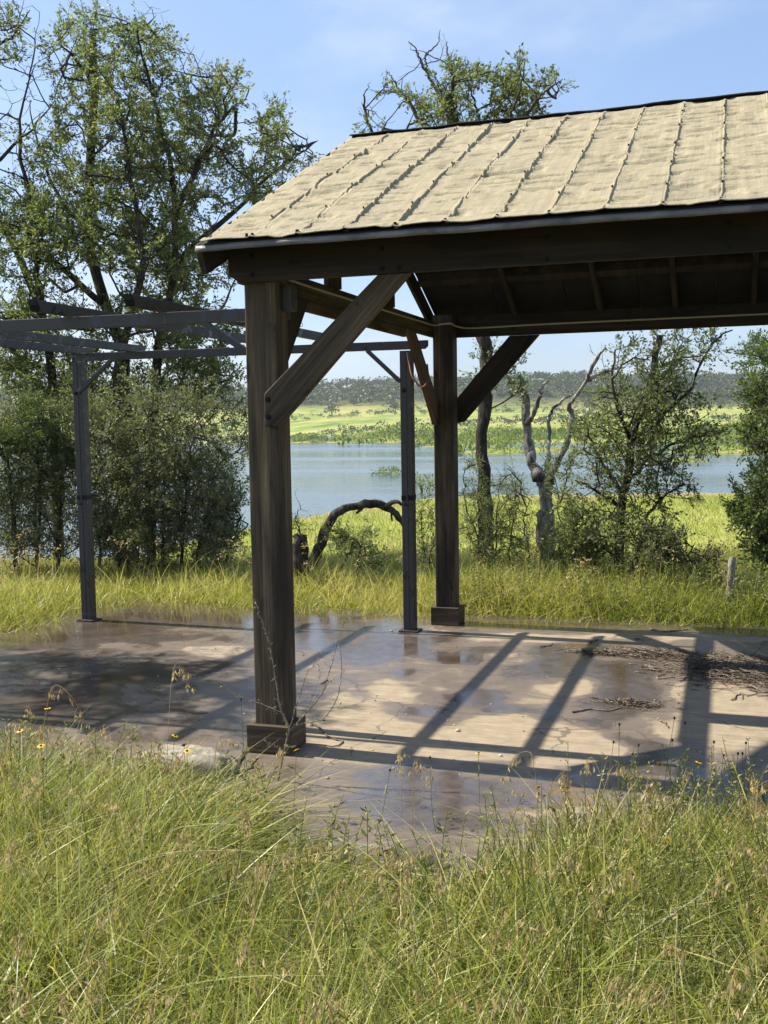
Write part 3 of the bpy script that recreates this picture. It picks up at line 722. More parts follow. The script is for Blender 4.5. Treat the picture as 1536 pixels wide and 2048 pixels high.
def slope_pt(x, d, h, sg=-1):
    """d from ridge down the slope, h above it"""
    u = LEN-d
    y = YM+sg*d*dir_n.y; z = ZR-d*dir_n.z
    return np.stack([x, y+sg*h*SL/math.hypot(1, SL), z+h/math.hypot(1, SL)], -1)
NEARROOF = []
for k in range(len(xs_edges)-1):
    x0, x1 = xs_edges[k], xs_edges[k+1]
    for sg in (-1, 1):
        fine = sg < 0 and x0 < 2.4
        nxp = 17 if fine else 5; nd = 210 if fine else 24
        X, Dn = np.meshgrid(np.linspace(x0, x1, nxp), np.linspace(0.02, LEN+0.006, nd), indexing='ij')
        H = 0.012+wrinkle(X, Dn)*(1 if sg < 0 else 0.6)
        if sg < 0:
            hem = sst(LEN-0.13, LEN, Dn); H = H*(1-0.5*hem)+hem*(0.012+0.016*NZ[5].f(X*4.0, 0.3, 2)+0.004)
            tuck = np.minimum(np.abs(X-x0), np.abs(x1-X)); H = H+0.006*(1-sst(0, 0.02, tuck))
        if k == 0: H = H-0.006*(1-sst(0, 0.05, X-x0))
        V = slope_pt(X, Dn, H, sg).reshape(-1, 3)
        ii = np.arange(nxp*nd).reshape(nxp, nd)
        F = np.stack([ii[:-1, :-1], ii[:-1, 1:], ii[1:, 1:], ii[1:, :-1]], -1).reshape(-1, 4)
        if sg > 0: F = F[:, ::-1]
        # thickness: a skirt round the edge
        o = link('roof_panel', new_mesh('roof_panel', V, F, CLOTH, smooth=True), PAV)
        sd = o.modifiers.new('thickness', 'SOLIDIFY'); sd.thickness = 0.004; sd.offset = -1
# seams: folded ribs of cloth with dark clips
CLIP = None
def clip_mesh():
    global CLIP
    if CLIP is None:
        bm = bmesh.new(); bmesh.ops.create_cone(bm, cap_ends=True, segments=7, radius1=0.0045, radius2=0.0035, depth=0.010)
        CLIP = bpy.data.meshes.new('clip'); bm.to_mesh(CLIP); bm.free(); CLIP.materials.append(BLACK)
    return CLIP
def seam(x, d0, d1, amp, hgt0):
    n = int((d1-d0)/0.016)
    d = np.linspace(d0, d1, n)
    lat = amp*NZ[2].f(np.full(n, x*7.1), d*3.2, 3)+0.006*NZ[5].f(np.full(n, x*3.3), d*6, 2)
    hh = hgt0*(0.80+0.7*NZ[1].f(np.full(n, x*5.7), d*3.5, 2))*sst(0, 0.05, d-d0)*sst(0, 0.03, d1-d); hh = np.maximum(hh, 0.004)
    xc = x+lat; base = 0.012+wrinkle(xc, d)
    w = 0.0068+0.003*NZ[4].f(d*9, np.full(n, x), 2)
    prof = [(-1.25, -0.005), (-0.75, 0.65), (-0.15, 1.0), (0.5, 0.95), (0.85, 0.5), (1.2, -0.005)]
    rows = [slope_pt(xc+w*a, d, base+np.where(b < 0, b, hh*b)) for a, b in prof]
    V = np.stack(rows, 1).reshape(-1, 3); m_ = len(prof); ii = np.arange(n*m_).reshape(n, m_)
    F = np.stack([ii[:-1, :-1], ii[:-1, 1:], ii[1:, 1:], ii[1:, :-1]], -1).reshape(-1, 4)
    o = link('seam_rib', new_mesh('seam_rib', V, F, CLOTH, smooth=True), PAV)
    for dc in np.arange(d0+0.25+0.1*random.random(), d1, 0.42):
        i = int(np.argmin(abs(d-dc)))
        p = slope_pt(xc[i], d[i], base[i]+hh[i]+0.004)
        c = bpy.data.objects.new('clip', clip_mesh()); COL.objects.link(c); c.location = p; c.rotation_euler = (math.atan(SL), 0, 0); c.parent = o
    p = slope_pt(xc[-1], LEN-0.01, 0.025)
    c = bpy.data.objects.new('clip', clip_mesh()); COL.objects.link(c); c.location = p; c.scale = (1.7, 1.7, 1.5); c.parent = o
for k, x in enumerate(SEAMX):
    if k == 0: seam(x, 0.05, 0.34, 0.012, 0.012); seam(x-0.01, 0.46, 2.02, 0.030, 0.014)
    elif k == 1: seam(x, 0.04, 0.20, 0.010, 0.012); seam(x, 0.36, LEN-0.01, 0.028, 0.014)
    elif k == 4: seam(x, 0.04, 0.24, 0.010, 0.012); seam(x, 0.33, LEN-0.01, 0.018, 0.014)
    else: seam(x, 0.03, LEN-0.01, 0.012 if k < 6 else 0.006, 0.018 if k in (2, 3, 5) else 0.012)
# wavy ridge cap, drip edge and dark underlay strip
def strip(name, prof, x0, x1, m, n=90, wav=0.003):
    xs = np.linspace(x0, x1, n); rows = []
    for (y, z) in prof:
        rows.append(np.stack([xs, np.full(n, y)+wav*0.6*NZ[0].f(xs*3, y*9, 2), np.full(n, z)+wav*NZ[1].f(xs*4.2, 3+z, 3)], -1))
    V = np.stack(rows, 1).reshape(-1, 3); q_ = len(prof); ii = np.arange(n*q_).reshape(n, q_)
    F = np.stack([ii[:-1, :-1], ii[:-1, 1:], ii[1:, 1:], ii[1:, :-1]], -1).reshape(-1, 4)
    o = link(name, new_mesh(name, V, F, m, smooth=False), PAV)
    sd = o.modifiers.new('thickness', 'SOLIDIFY'); sd.thickness = 0.003; sd.offset = 0
    return o
strip('ridge_cap', [(YM-0.030, ZR+0.014), (YM-0.012, ZR+0.025), (YM+0.012, ZR+0.025), (YM+0.05, ZR+0.005)], -0.268, PL+0.07, RIDGE, 120, 0.012)
strip('drip_edge', [(YE+0.05, ZE+0.010), (YE-0.006, ZE-0.004), (YE-0.020, ZE-0.029), (YE-0.012, ZE-0.031)], -0.286, PL+0.07, DRIP, 120, 0.006)
strip('drip_edge', [(2*YM-YE-0.05, ZE+0.010), (2*YM-YE+0.006, ZE-0.006), (2*YM-YE+0.012, ZE-0.028)], -0.286, PL+0.07, DRIP, 120, 0.006)
strip('underlay_strip', [(YE+0.14, ZE+0.14*SL-0.004), (YE-0.003, ZE-0.001)], -0.27, PL+0.06, UNDER, 60, 0.001)
for sg in (-1, 1):   # verge trim along the left gable
    y0, y1 = (YE, YM) if sg < 0 else (2*YM-YE, YM)
    P0 = Vector((-0.296, y0, ZE-0.005)); P1 = Vector((-0.296, y1, ZR-0.005))
    U = (P1-P0).normalized()
    prism('verge_trim', [(0, 0), ((P1-P0).length-0.004, 0), ((P1-P0).length-0.004, -0.045), (0, -0.045)], 0.006, P0, U, U.cross(Vector((1, 0, 0))) if sg > 0 else Vector((1, 0, 0)).cross(U), (1, 0, 0), DRIP, PAV, 0)

# ------------------------------------------------------------------ pergola
PER = empty('pergola', (-3.086, 2.99, 0), 'low brown-grey metal pergola frame with bare rafters left of the pavilion', 'pergola')
def rect_tube(name, p0, p1, w, h, m, parent, up=(0, 0, 1), bev=0.003):
    p0 = Vector(p0); p1 = Vector(p1); U = (p1-p0); Ln = U.length; U.normalize(); W = Vector(up); V = W.cross(U).normalized(); W = U.cross(V)
    O = p0-V*(w/2)-W*(h/2)
    return prism(name, [(0, 0), (Ln, 0), (Ln, w), (0, w)], h, O, U, V, W, m, parent, bev)
poles = [(-3.086, 2.995), (-0.314, 3.165), (-0.25, 0.44), (-3.02, 0.27)]
for i, (x, y) in enumerate(poles):
    zt = 2.16 if i in (0, 1) else 2.14
    p = rect_tube('pole', (x, y, 0.014), (x, y, zt), 0.088, 0.088, PERG, PER, (0, 1, 0))
    box('base_plate', x-0.078, x+0.078, y-0.072, y+0.072, 0.002, 0.014, PERG, p, 'x', 0.003)
    rect_tube('corner_trim', (x+0.0, y-0.0455, 0.016), (x+0.0, y-0.0455, zt-0.01), 0.012, 0.006, PERG, p, (0, 1, 0), 0.001)
    rect_tube('splice_sleeve', (x, y, 1.02), (x, y, 1.06), 0.0925, 0.0925, BLACK, p, (0, 1, 0), 0.002)
    for dx in (-0.055, 0.055): bolt((x+dx, y-0.05, 0.014), (0, 0, 1), p, 0.007)
    bolt((x-0.012, y-0.045, 1.86 if i else 1.90), (0, -1, 0), p, 0.019)
    bolt((x-0.008, y-0.045, 0.985), (0, -1, 0), p, 0.012)
fbm = xz_board('beam', [(-3.256, 2.240), (-3.19, 2.176), (-0.16, 2.168), (-0.137, 2.19), (-0.137, 2.232)], 3.115, 3.15, PERG, PER, 0.002)
fbm.rotation_euler = fbm.rotation_euler
xz_board('beam', [(-3.9, 2.160), (-0.12, 2.145), (-0.12, 2.210), (-3.9, 2.225)], 0.395, 0.435, PERG, PER, 0.002)
for k, x in enumerate((-0.90, -1.47, -2.70, -3.22)):
    y0 = 0.16
    z0, z1 = (2.256, 2.270)
    pts = [(y0, z0+0.03), (y0+0.05, z0-0.030), (3.34, z1-0.030), (3.40, z1+0.03)]
    yz_board('rafter', pts, x-0.021, x+0.021, PERG, PER, 0.002)
    yz_board('rafter_end_cap', [(y0-0.006, z0+0.032), (y0-0.006, z0-0.0), (y0+0.02, z0-0.03), (y0+0.028, z0-0.03), (y0+0.001, z0+0.032)], x-0.023, x+0.023, BLACK, PER, 0)
def strut(a, b, parent=PER): rect_tube('brace', a, b, 0.030, 0.030, PERG, parent, (0, 1, 0), 0.002)
strut((-3.07, 2.945, 1.905), (-2.82, 3.06, 2.172)); strut((-0.36, 3.125, 1.93), (-0.62, 3.13, 2.172))
strut((-0.275, 0.42, 1.93), (-0.60, 0.41, 2.15))

# small fittings
OB = box('outlet_box', -0.032, 0.018, 0.115, 0.188, 2.155, 2.280, GREYBOX, None, 'z', 0.004)
tag(OB, 'small grey outlet box on the near post just under the front beam', 'outlet box')
cv = smooth_path([(0.030, 0.130, 2.283), (0.029, 0.130, 2.23), (0.028, 0.133, 2.17), (0.020, 0.138, 2.144), (-0.004, 0.142, 2.142), (-0.008, 0.145, 2.152)], 24)
link('conduit_wire', new_mesh('conduit_wire', *(lambda t: (t[0], [t[1]]))(tube([(cv, np.full(24, 0.0035))])), CORDM, smooth=True), OB)
box('cover_plate', 0.0185, 0.022, 0.125, 0.18, 2.17, 2.265, GREYBOX, OB, 'z', 0.001)
def cable(name, pts, r, m, label, cat, n=60, sides=6):
    P = smooth_path(pts, n); o = link(name, new_mesh(name, *(lambda t: (t[0], [t[1]]))(tube([(P, np.full(n, r))], sides)), m, smooth=True)); return tag(o, label, cat)
cable('rope_light', [(-0.185, 0.205, 2.372), (-0.184, 1.0, 2.366), (-0.184, 2.2, 2.368), (-0.183, 3.2, 2.372), (-0.175, 3.462, 2.372), (-0.11, 3.462, 2.378), (-0.036, 3.464, 2.378), (-0.020, 3.56, 2.366), (0.10, 3.624, 2.352), (0.6, 3.626, 2.358), (1.2, 3.626, 2.360), (1.9, 3.626, 2.361), (2.6, 3.626, 2.362), (3.8, 3.626, 2.362)], 0.0075, CORDM, 'pale rope light running along the inner face of the rear beam', 'rope light', 140)
cable('extension_cord', [(-0.28, 3.06, 2.14), (-0.262, 3.05, 2.06), (-0.225, 3.0, 1.96), (-0.165, 2.99, 1.885), (-0.13, 3.0, 1.885), (-0.118, 3.06, 1.95), (-0.135, 3.10, 2.05)], 0.007, CORDO, 'rust orange cord looped over the brace of the far post', 'cord')
rings = []
for x, zt in ((0.034, 2.19), (0.056, 2.19)):
    a = np.linspace(0, 2*np.pi, 20); rr = 0.0105
    rings.append((np.stack([x-0.27+0*a+rr*np.cos(a)*(0.55 if x < 0.04 else 1), 0.80+0*a, 2.155+rr*np.sin(a)], -1), np.full(20, 0.0016)))
    rings.append((np.array([[x-0.27, 0.80, 2.166], [x-0.268, 0.80, 2.20], [x-0.27, 0.80, 2.285]]), np.full(3, 0.0012)))
tag(link('hanging_rings', new_mesh('hanging_rings', *(lambda t: (t[0], [t[1]]))(tube(rings)), BLACK)), 'two small wire rings hanging from the side tie beam', 'rings')

# ------------------------------------------------------------------ trees on the bank
LEAFK = 1.5
def grow(name, label, cat, seed, limbs, ells, s, ds, mw, ml, nleaf=60, rad=0.30, size=0.05, wk=0.0015, tip=0.0035, maxlen=1.4, vb=0.45, vs=0.2, twigs=4, group=None, asp=0.5, bare=None, jit=0.012, sides=6, low=0.25, wob=0.045, jitr=0.0):
    nleaf = int(nleaf*LEAFK)
    tr = Tree(seed); first = None
    for li, lb in enumerate(limbs):
        r0, r1 = lb[0]; pts = np.array([at(px, py, s+d) for px, py, d in lb[1:]])
        if first is None or lb[1][1] > 1050:
            b = pts[0].copy(); pts[0][2] = min(pts[0][2], float(hgt(b[0], b[1]))-0.05); ids = tr.limb(pts, r0, r1, 44 if sides >= 8 else 18, jit); first = first if first is not None else ids[0]
        else:
            i = tr.near(pts[0]); pts[0] = tr.pos[i]; tr.limb(pts[0:], r0, r1, 30 if sides >= 8 else 14, jit if sides < 8 else jit*0.5, start=i)
    wk *= 0.36
    if bare is not None:
        tr.shoots(scatter(tr.rg, bare, s, ds), wob, 0.1, maxlen)
    crown = None
    if ells:
        tips = tr.shoots(scatter(tr.rg, ells, s, ds), wob, low, maxlen)
        crown = foliage(tr, tips, nleaf, rad, size, vb, vs, asp, twigs)
    return make_tree(name, label, cat, tr, mw, crown, ml, group, sides, wk, tip, jitr)

NK = 1.75
grow('oak_tree', 'tall multi-stemmed oak filling the left sky behind the pergola', 'tree', 21,
     [((0.10, 0.045), (262, 1190, 0), (262, 900, 0), (255, 790, 0.1), (240, 690, 0.3), (205, 590, 0.5), (175, 480, 0.7), (180, 330, 0.6), (190, 180, 0.3), (185, 60, 0.2)),
      ((0.085, 0.020), (300, 1190, 0.4), (302, 880, 0.3), (312, 780, 0.2), (318, 680, 0), (345, 560, -0.3), (350, 420, -0.5), (330, 280, -0.4), (290, 130, -0.2)),
      ((0.08, 0.018), (240, 1190, -0.5), (245, 860, -0.5), (232, 760, -0.4), (262, 640, -0.6), (285, 500, -0.8), (262, 350, -0.7), (235, 200, -0.5)),
      ((0.045, 0.004), (348, 560, -0.3), (400, 480, 0), (470, 420, 0.3), (530, 360, 0.4), (575, 325, 0.5), (612, 300, 0.5)),
      ((0.045, 0.006), (350, 420, -0.5), (400, 320, -0.3), (440, 240, 0), (490, 200, 0.2)),
      ((0.05, 0.012), (205, 590, 0.5), (130, 540, 0.3), (60, 470, 0), (0, 440, -0.2), (-60, 400, 0)),
      ((0.035, 0.006), (175, 480, 0.7), (120, 400, 0.8), (80, 300, 0.9), (60, 200, 0.9)),
      ((0.04, 0.010), (330, 680, 0), (390, 640, 0.4), (440, 620, 0.5), (470, 560, 0.6))],
     [(190, 130, 115, 115, 46), (300, 120, 70, 90, 18), (320, 250, 150, 110, 62), (200, 300, 150, 110, 55), (330, 400, 140, 110, 66), (170, 440, 160, 90, 62), (430, 190, 55, 45, 12), (455, 330, 50, 60, 9),
      (548, 270, 32, 55, 15), (525, 365, 60, 45, 20), (590, 320, 28, 25, 5), (300, 520, 150, 70, 52), (80, 470, 110, 80, 34), (390, 560, 70, 70, 24), (400, 690, 85, 80, 40), (300, 640, 90, 70, 30), (180, 680, 110, 70, 22), (430, 790, 60, 60, 18), (90, 590, 90, 60, 16), (360, 760, 90, 60, 20), (100, 740, 110, 60, 26), (40, 640, 70, 60, 16), (200, 770, 90, 45, 18)],
     13.2, 1.3, BARK, OAKL, 54, 0.19, 0.043, 0.0040, 0.003, 1.5, 0.48, 0.24,
     bare=[(300, 40, 70, 40, 10), (470, 180, 60, 60, 8), (400, 130, 60, 50, 6), (440, 270, 60, 50, 8), (90, 120, 60, 60, 10), (615, 290, 25, 30, 4)])
grow('oak_tree', 'half bare oak with crooked twigs cut by the left picture edge', 'tree', 33,
     [((0.07, 0.03), (120, 1185, 0), (112, 900, 0), (105, 760, 0), (90, 650, 0), (55, 560, 0.1), (20, 480, 0.2), (-30, 380, 0.2), (-60, 200, 0.2)),
      ((0.045, 0.008), (90, 650, 0), (75, 560, -0.3), (70, 450, -0.3), (45, 330, -0.2), (40, 220, 0), (70, 130, 0.1)),
      ((0.03, 0.005), (-30, 380, 0.2), (20, 300, 0), (60, 260, -0.2), (110, 200, -0.3)),
      ((0.03, 0.005), (-60, 200, 0.2), (-20, 110, 0), (30, 70, 0), (60, 20, 0.1))],
     [(15, 60, 40, 70, 10), (-60, 120, 80, 120, 20), (20, 480, 70, 70, 20), (50, 330, 60, 80, 10), (-50, 350, 80, 120, 30), (60, 760, 90, 80, 36), (10, 680, 80, 80, 28), (-60, 560, 80, 100, 24), (120, 820, 70, 60, 20)],
     13.4, 0.8, BARK, OAKL, 44, 0.17, 0.040, 0.0036, 0.003, 1.2, 0.45, 0.2,
     bare=[(60, 160, 90, 90, 34), (90, 330, 70, 110, 26), (30, 260, 60, 90, 18), (20, 30, 70, 50, 10)], jit=0.02)
NK = 1.3
# thicket on the bank
def thicket(name, label, seed, bases, ells, s, ds, mw, ml, nleaf, rad, size, vb, asp=0.5, twigs=5, maxlen=1.1, cat='shrub', group=None, wk=0.0025):
    thin = 1.0 if nleaf >= 50 else 0.5; limbs = []; nleaf = int(nleaf*(1.15 if nleaf >= 50 else 1.45))
    r = np.random.default_rng(seed)
    for (bx, by, tx, ty) in bases:
        limbs.append(((0.022*thin, 0.008*thin), (bx, by, r.uniform(-ds*0.5, ds*0.5)), (bx+(tx-bx)*0.3+r.normal(0, 6), by+(ty-by)*0.35, 0), (bx+(tx-bx)*0.7+r.normal(0, 8), by+(ty-by)*0.7, 0), (tx, ty, r.uniform(-ds*0.5, ds*0.5))))
    bare = [(tx, ty-6, 26, 40, 4) for (bx, by, tx, ty) in bases]
    return grow(name, label, cat, seed, limbs, ells, s, ds, mw, ml, nleaf, rad, size, wk, 0.002, maxlen, vb, 0.2, twigs, group, asp, bare, 0.01, 5, 0.15)
thicket('thicket_shrub', 'broad dense grey-olive shrub between the pergola pole and the near post', 41,
        [(260, 1165, 230, 900), (300, 1165, 290, 860), (330, 1165, 340, 840), (360, 1165, 390, 850), (390, 1165, 440, 900), (420, 1165, 470, 960), (240, 1165, 210, 980), (440, 1165, 478, 1040)],
        [(340, 900, 120, 80, 120), (330, 1000, 140, 80, 140), (340, 1085, 150, 50, 90), (250, 960, 70, 110, 60), (440, 1000, 40, 85, 50), (440, 1080, 50, 40, 30), (330, 820, 70, 40, 22), (200, 850, 40, 60, 18), (484, 930, 18, 60, 7), (290, 785, 30, 40, 8), (415, 800, 45, 30, 8), (470, 850, 30, 30, 5)], 11.6, 0.75, BARK, SHRL, 60, 0.20, 0.030, 0.42)
thicket('thicket_shrub', 'dull brown-green shrub left of the pergola pole with lake glinting through', 42,
        [(40, 1165, 10, 900), (80, 1165, 70, 880), (120, 1165, 120, 900), (160, 1165, 180, 880), (200, 1165, 225, 900), (0, 1165, -60, 920)],
        [(90, 950, 130, 80, 95), (100, 1040, 140, 70, 85), (190, 900, 60, 80, 40), (40, 1090, 110, 40, 30), (-60, 980, 80, 120, 60), (200, 1050, 50, 70, 40), (180, 830, 40, 40, 12), (140, 800, 50, 40, 10), (30, 820, 60, 40, 12)], 12.0, 0.7, BARK, SHRL, 54, 0.20, 0.030, 0.45)
thicket('juniper_bush', 'dark green juniper bush in the thicket at the left picture edge', 43,
        [(30, 1165, 20, 860), (70, 1165, 80, 850), (110, 1165, 120, 870)],
        [(50, 880, 85, 42, 70), (60, 830, 60, 30, 24), (110, 900, 50, 30, 20), (-50, 880, 60, 50, 30), (55, 960, 70, 40, 26)], 11.7, 0.4, BARK, JUNL, 80, 0.15, 0.030, 0.35, 0.35)

NK = 1.35
# tree whose crown shows above the ridge, trunk between the far post and the brace
grow('oak_tree', 'slim dark-barked tree rising behind the roof ridge with dead top branches', 'tree', 51,
     [((0.072, 0.060), (975, 1160, 0), (972, 1020, 0), (965, 900, 0), (970, 790, 0), (972, 700, 0), (962, 640, 0), (945, 520, 0.1), (925, 400, 0.1), (905, 260, 0), (900, 190, 0)),
      ((0.024, 0.004), (903, 250, 0), (880, 190, 0.2), (850, 140, 0.3), (835, 105, 0.35), (818, 82, 0.4)),
      ((0.022, 0.004), (898, 200, 0), (905, 150, 0), (895, 110, 0.1), (893, 84, 0.15)),
      ((0.012, 0.003), (850, 140, 0.3), (852, 110, 0.3), (875, 90, 0.35), (880, 60, 0.4)),
      ((0.03, 0.004), (925, 400, 0.1), (870, 290, 0.4), (820, 210, 0.6), (790, 165, 0.7), (778, 148, 0.75)),
      ((0.028, 0.004), (930, 420, 0.1), (800, 340, 0.3), (745, 265, 0.2), (728, 205, 0.15), (740, 165, 0.15)),
      ((0.032, 0.004), (945, 520, 0.1), (1010, 330, -0.4), (1020, 240, -0.5), (1040, 180, -0.6), (1050, 120, -0.6)),
      ((0.022, 0.004), (1012, 320, -0.4), (1060, 220, -0.5), (1095, 180, -0.5), (1125, 158, -0.5)),
      ((0.022, 0.006), (945, 520, 0.1), (960, 270, 0.1), (950, 210, 0.1), (935, 160, 0.2))],
     [(905, 180, 45, 60, 26), (950, 150, 45, 25, 13), (845, 215, 45, 35, 15), (870, 250, 50, 25, 10), (1010, 190, 35, 50, 17), (1050, 200, 45, 40, 24), (1035, 140, 18, 25, 5), (1100, 170, 22, 25, 7), (775, 180, 20, 12, 4), (745, 255, 18, 16, 3), (960, 240, 45, 22, 10), (1060, 240, 60, 20, 12), (970, 740, 30, 50, 6), (1010, 720, 28, 34, 9), (1030, 790, 22, 24, 5)],
     11.0, 0.5, BARK, OAKL, 26, 0.12, 0.038, 0.0032, 0.0025, 1.0, 0.45, 0.2,
     bare=[(830, 110, 30, 40, 8), (890, 100, 30, 40, 7), (780, 180, 30, 40, 6), (790, 255, 35, 25, 6), (940, 120, 25, 25, 4), (735, 215, 20, 30, 4), (1120, 190, 20, 30, 4)], sides=8, jitr=0.06)
NK = 1.0
# pale dead tree with raised forked limbs
grow('dead_tree', 'pale dead tree with two twisted bare limbs raised like arms', 'tree', 61,
     [((0.070, 0.040), (1088, 1160, 0), (1086, 1090, 0), (1090, 1020, 0), (1088, 965, 0), (1072, 945, 0), (1058, 900, 0.1), (1054, 850, 0.15), (1052, 800, 0.2), (1050, 790, 0.2)),
      ((0.044, 0.014), (1090, 965, 0), (1108, 940, -0.1), (1122, 910, -0.1), (1140, 870, -0.15), (1146, 830, -0.1), (1138, 815, -0.1), (1152, 790, -0.1), (1172, 765, -0.15), (1182, 740, -0.2), (1195, 715, -0.25), (1211, 694, -0.3)),
      ((0.026, 0.006), (1176, 758, -0.15), (1205, 745, 0), (1228, 738, 0.1), (1252, 734, 0.2)),
      ((0.034, 0.012), (1054, 850, 0.15), (1066, 830, 0), (1078, 800, -0.1), (1084, 775, -0.1), (1096, 762, -0.05)),
      ((0.026, 0.012), (1052, 800, 0.2), (1048, 785, 0.2), (1055, 770, 0.2)),
      ((0.026, 0.010), (1100, 950, 0), (1098, 880, 0.3), (1100, 830, 0.3), (1125, 800, 0.3), (1142, 790, 0.3)),
      ((0.040, 0.024), (1108, 1160, 0.2), (1105, 1060, 0.2), (1100, 990, 0.15), (1104, 955, 0.0))],
     [], 11.2, 0.3, BARKP, None, sides=12, jit=0.011, jitr=0.13, bare=[(1062, 800, 26, 40, 5), (1150, 800, 36, 60, 9), (1225, 730, 30, 18, 6), (1110, 900, 40, 40, 5), (1190, 700, 20, 20, 3)], maxlen=0.35)
# leafy small tree
grow('small_tree', 'leafy small tree with dark stem right of the dead tree', 'tree', 71,
     [((0.050, 0.030), (1238, 1180, 0), (1238, 1100, 0), (1243, 1020, 0), (1255, 950, 0), (1262, 890, 0), (1290, 800, 0.1), (1310, 720, 0.2), (1320, 670, 0.2)),
      ((0.022, 0.008), (1262, 890, 0), (1240, 820, -0.2), (1225, 760, -0.2), (1230, 700, -0.2)),
      ((0.022, 0.007), (1262, 890, 0), (1340, 820, -0.2), (1390, 760, -0.2), (1420, 690, -0.2), (1465, 660, -0.2)),
      ((0.022, 0.007), (1255, 950, 0), (1320, 900, 0.3), (1380, 880, 0.4), (1430, 860, 0.4)),
      ((0.022, 0.007), (1250, 980, 0), (1190, 900, 0.2), (1170, 840, 0.3)),
      ((0.020, 0.007), (1262, 1150, 0), (1285, 1060, 0), (1320, 1000, 0.1), (1370, 970, 0.2)),
      ((0.020, 0.007), (1243, 1020, 0), (1190, 980, -0.2), (1150, 960, -0.2))],
     [(1330, 720, 60, 60, 40), (1390, 690, 40, 35, 14), (1270, 800, 80, 60, 56), (1340, 820, 70, 60, 40), (1400, 860, 40, 50, 20), (1200, 870, 60, 70, 38), (1290, 910, 90, 60, 56), (1230, 980, 80, 60, 44), (1330, 960, 60, 50, 26), (1280, 1060, 80, 50, 34), (1200, 1060, 60, 50, 22), (1440, 680, 20, 20, 4), (1250, 720, 40, 40, 12)],
     10.0, 0.55, BARK, FEAL, 24, 0.15, 0.036, 0.0028, 0.0022, 0.9, 0.42, 0.22)
grow('oak_tree', 'evergreen tree cut by the right picture edge, dark below and pale above', 'tree', 81,
     [((0.06, 0.03), (1580, 1180, 0), (1570, 1050, 0), (1560, 900, 0), (1560, 760, 0), (1570, 640, 0)),
      ((0.02, 0.008), (1565, 950, 0), (1520, 880, 0), (1500, 830, 0)), ((0.02, 0.008), (1560, 760, 0), (1530, 720, 0), (1505, 695, 0)),
      ((0.02, 0.008), (1570, 1080, 0), (1510, 1040, -0.1), (1480, 1010, -0.1))],
     [(1525, 705, 38, 22, 24), (1530, 790, 40, 45, 40), (1520, 870, 36, 40, 34), (1535, 950, 30, 40, 26), (1510, 1020, 40, 50, 60), (1530, 1090, 40, 40, 40), (1600, 800, 60, 140, 60), (1600, 1020, 60, 120, 50)],
     9.4, 0.5, BARK, JUNL, 62, 0.14, 0.030, 0.0028, 0.0022, 0.9, 0.60, 0.22)
# feathery shrubs along the bank edge
thicket('feathery_shrub', 'feathery grey-green shrub at the foot of the slim dark tree', 91, [(960, 1160, 930, 940), (990, 1160, 1000, 960), (1020, 1160, 1030, 960), (1045, 1160, 1060, 1000)],
        [(985, 1020, 60, 60, 46), (940, 1000, 24, 80, 18), (1010, 1090, 60, 50, 44), (1040, 1000, 30, 60, 18), (950, 1090, 35, 45, 20)], 10.4, 0.4, BARK, FEAL, 34, 0.14, 0.024, 0.5, 0.35)
thicket('feathery_shrub', 'low leafy shrub between the dead tree and the small leafy tree', 92, [(1130, 1165, 1120, 1000), (1160, 1165, 1170, 1020), (1190, 1165, 1200, 1040)],
        [(1150, 1060, 55, 50, 44), (1140, 1110, 60, 35, 34), (1190, 1100, 40, 35, 22), (1120, 960, 30, 50, 16)], 10.2, 0.4, BARK, FEAL, 38, 0.14, 0.027, 0.38)
thicket('feathery_shrub', 'spreading low shrub right of the small leafy tree', 93, [(1280, 1170, 1260, 1060), (1310, 1170, 1330, 1040), (1340, 1170, 1370, 1080)],
        [(1320, 1090, 60, 45, 46), (1380, 1120, 50, 30, 26), (1290, 1130, 50, 28, 22)], 9.6, 0.4, BARK, SHRL, 40, 0.13, 0.026, 0.5)
thicket('feathery_shrub', 'thin reddish-tipped sapling between the thin pole and the far post', 94, [(848, 1160, 846, 1010), (855, 1160, 870, 1040)],
        [(848, 1050, 22, 60, 16), (856, 1110, 26, 40, 16)], 10.6, 0.25, BARK, FEAL, 24, 0.12, 0.026, 0.6)
thicket('feathery_shrub', 'small bush under the arched dead log', 95, [(690, 1160, 685, 1070), (705, 1160, 712, 1085)],
        [(690, 1090, 34, 30, 22), (740, 1110, 40, 20, 14)], 10.6, 0.3, BARK, FEAL, 40, 0.12, 0.026, 0.35)
thicket('feathery_shrub', 'slender leafy twigs poking out behind the near post', 96, [(590, 1120, 600, 1010)], [(598, 1040, 8, 30, 5)], 10.8, 0.2, BARK, FEAL, 14, 0.1, 0.024, 0.5)
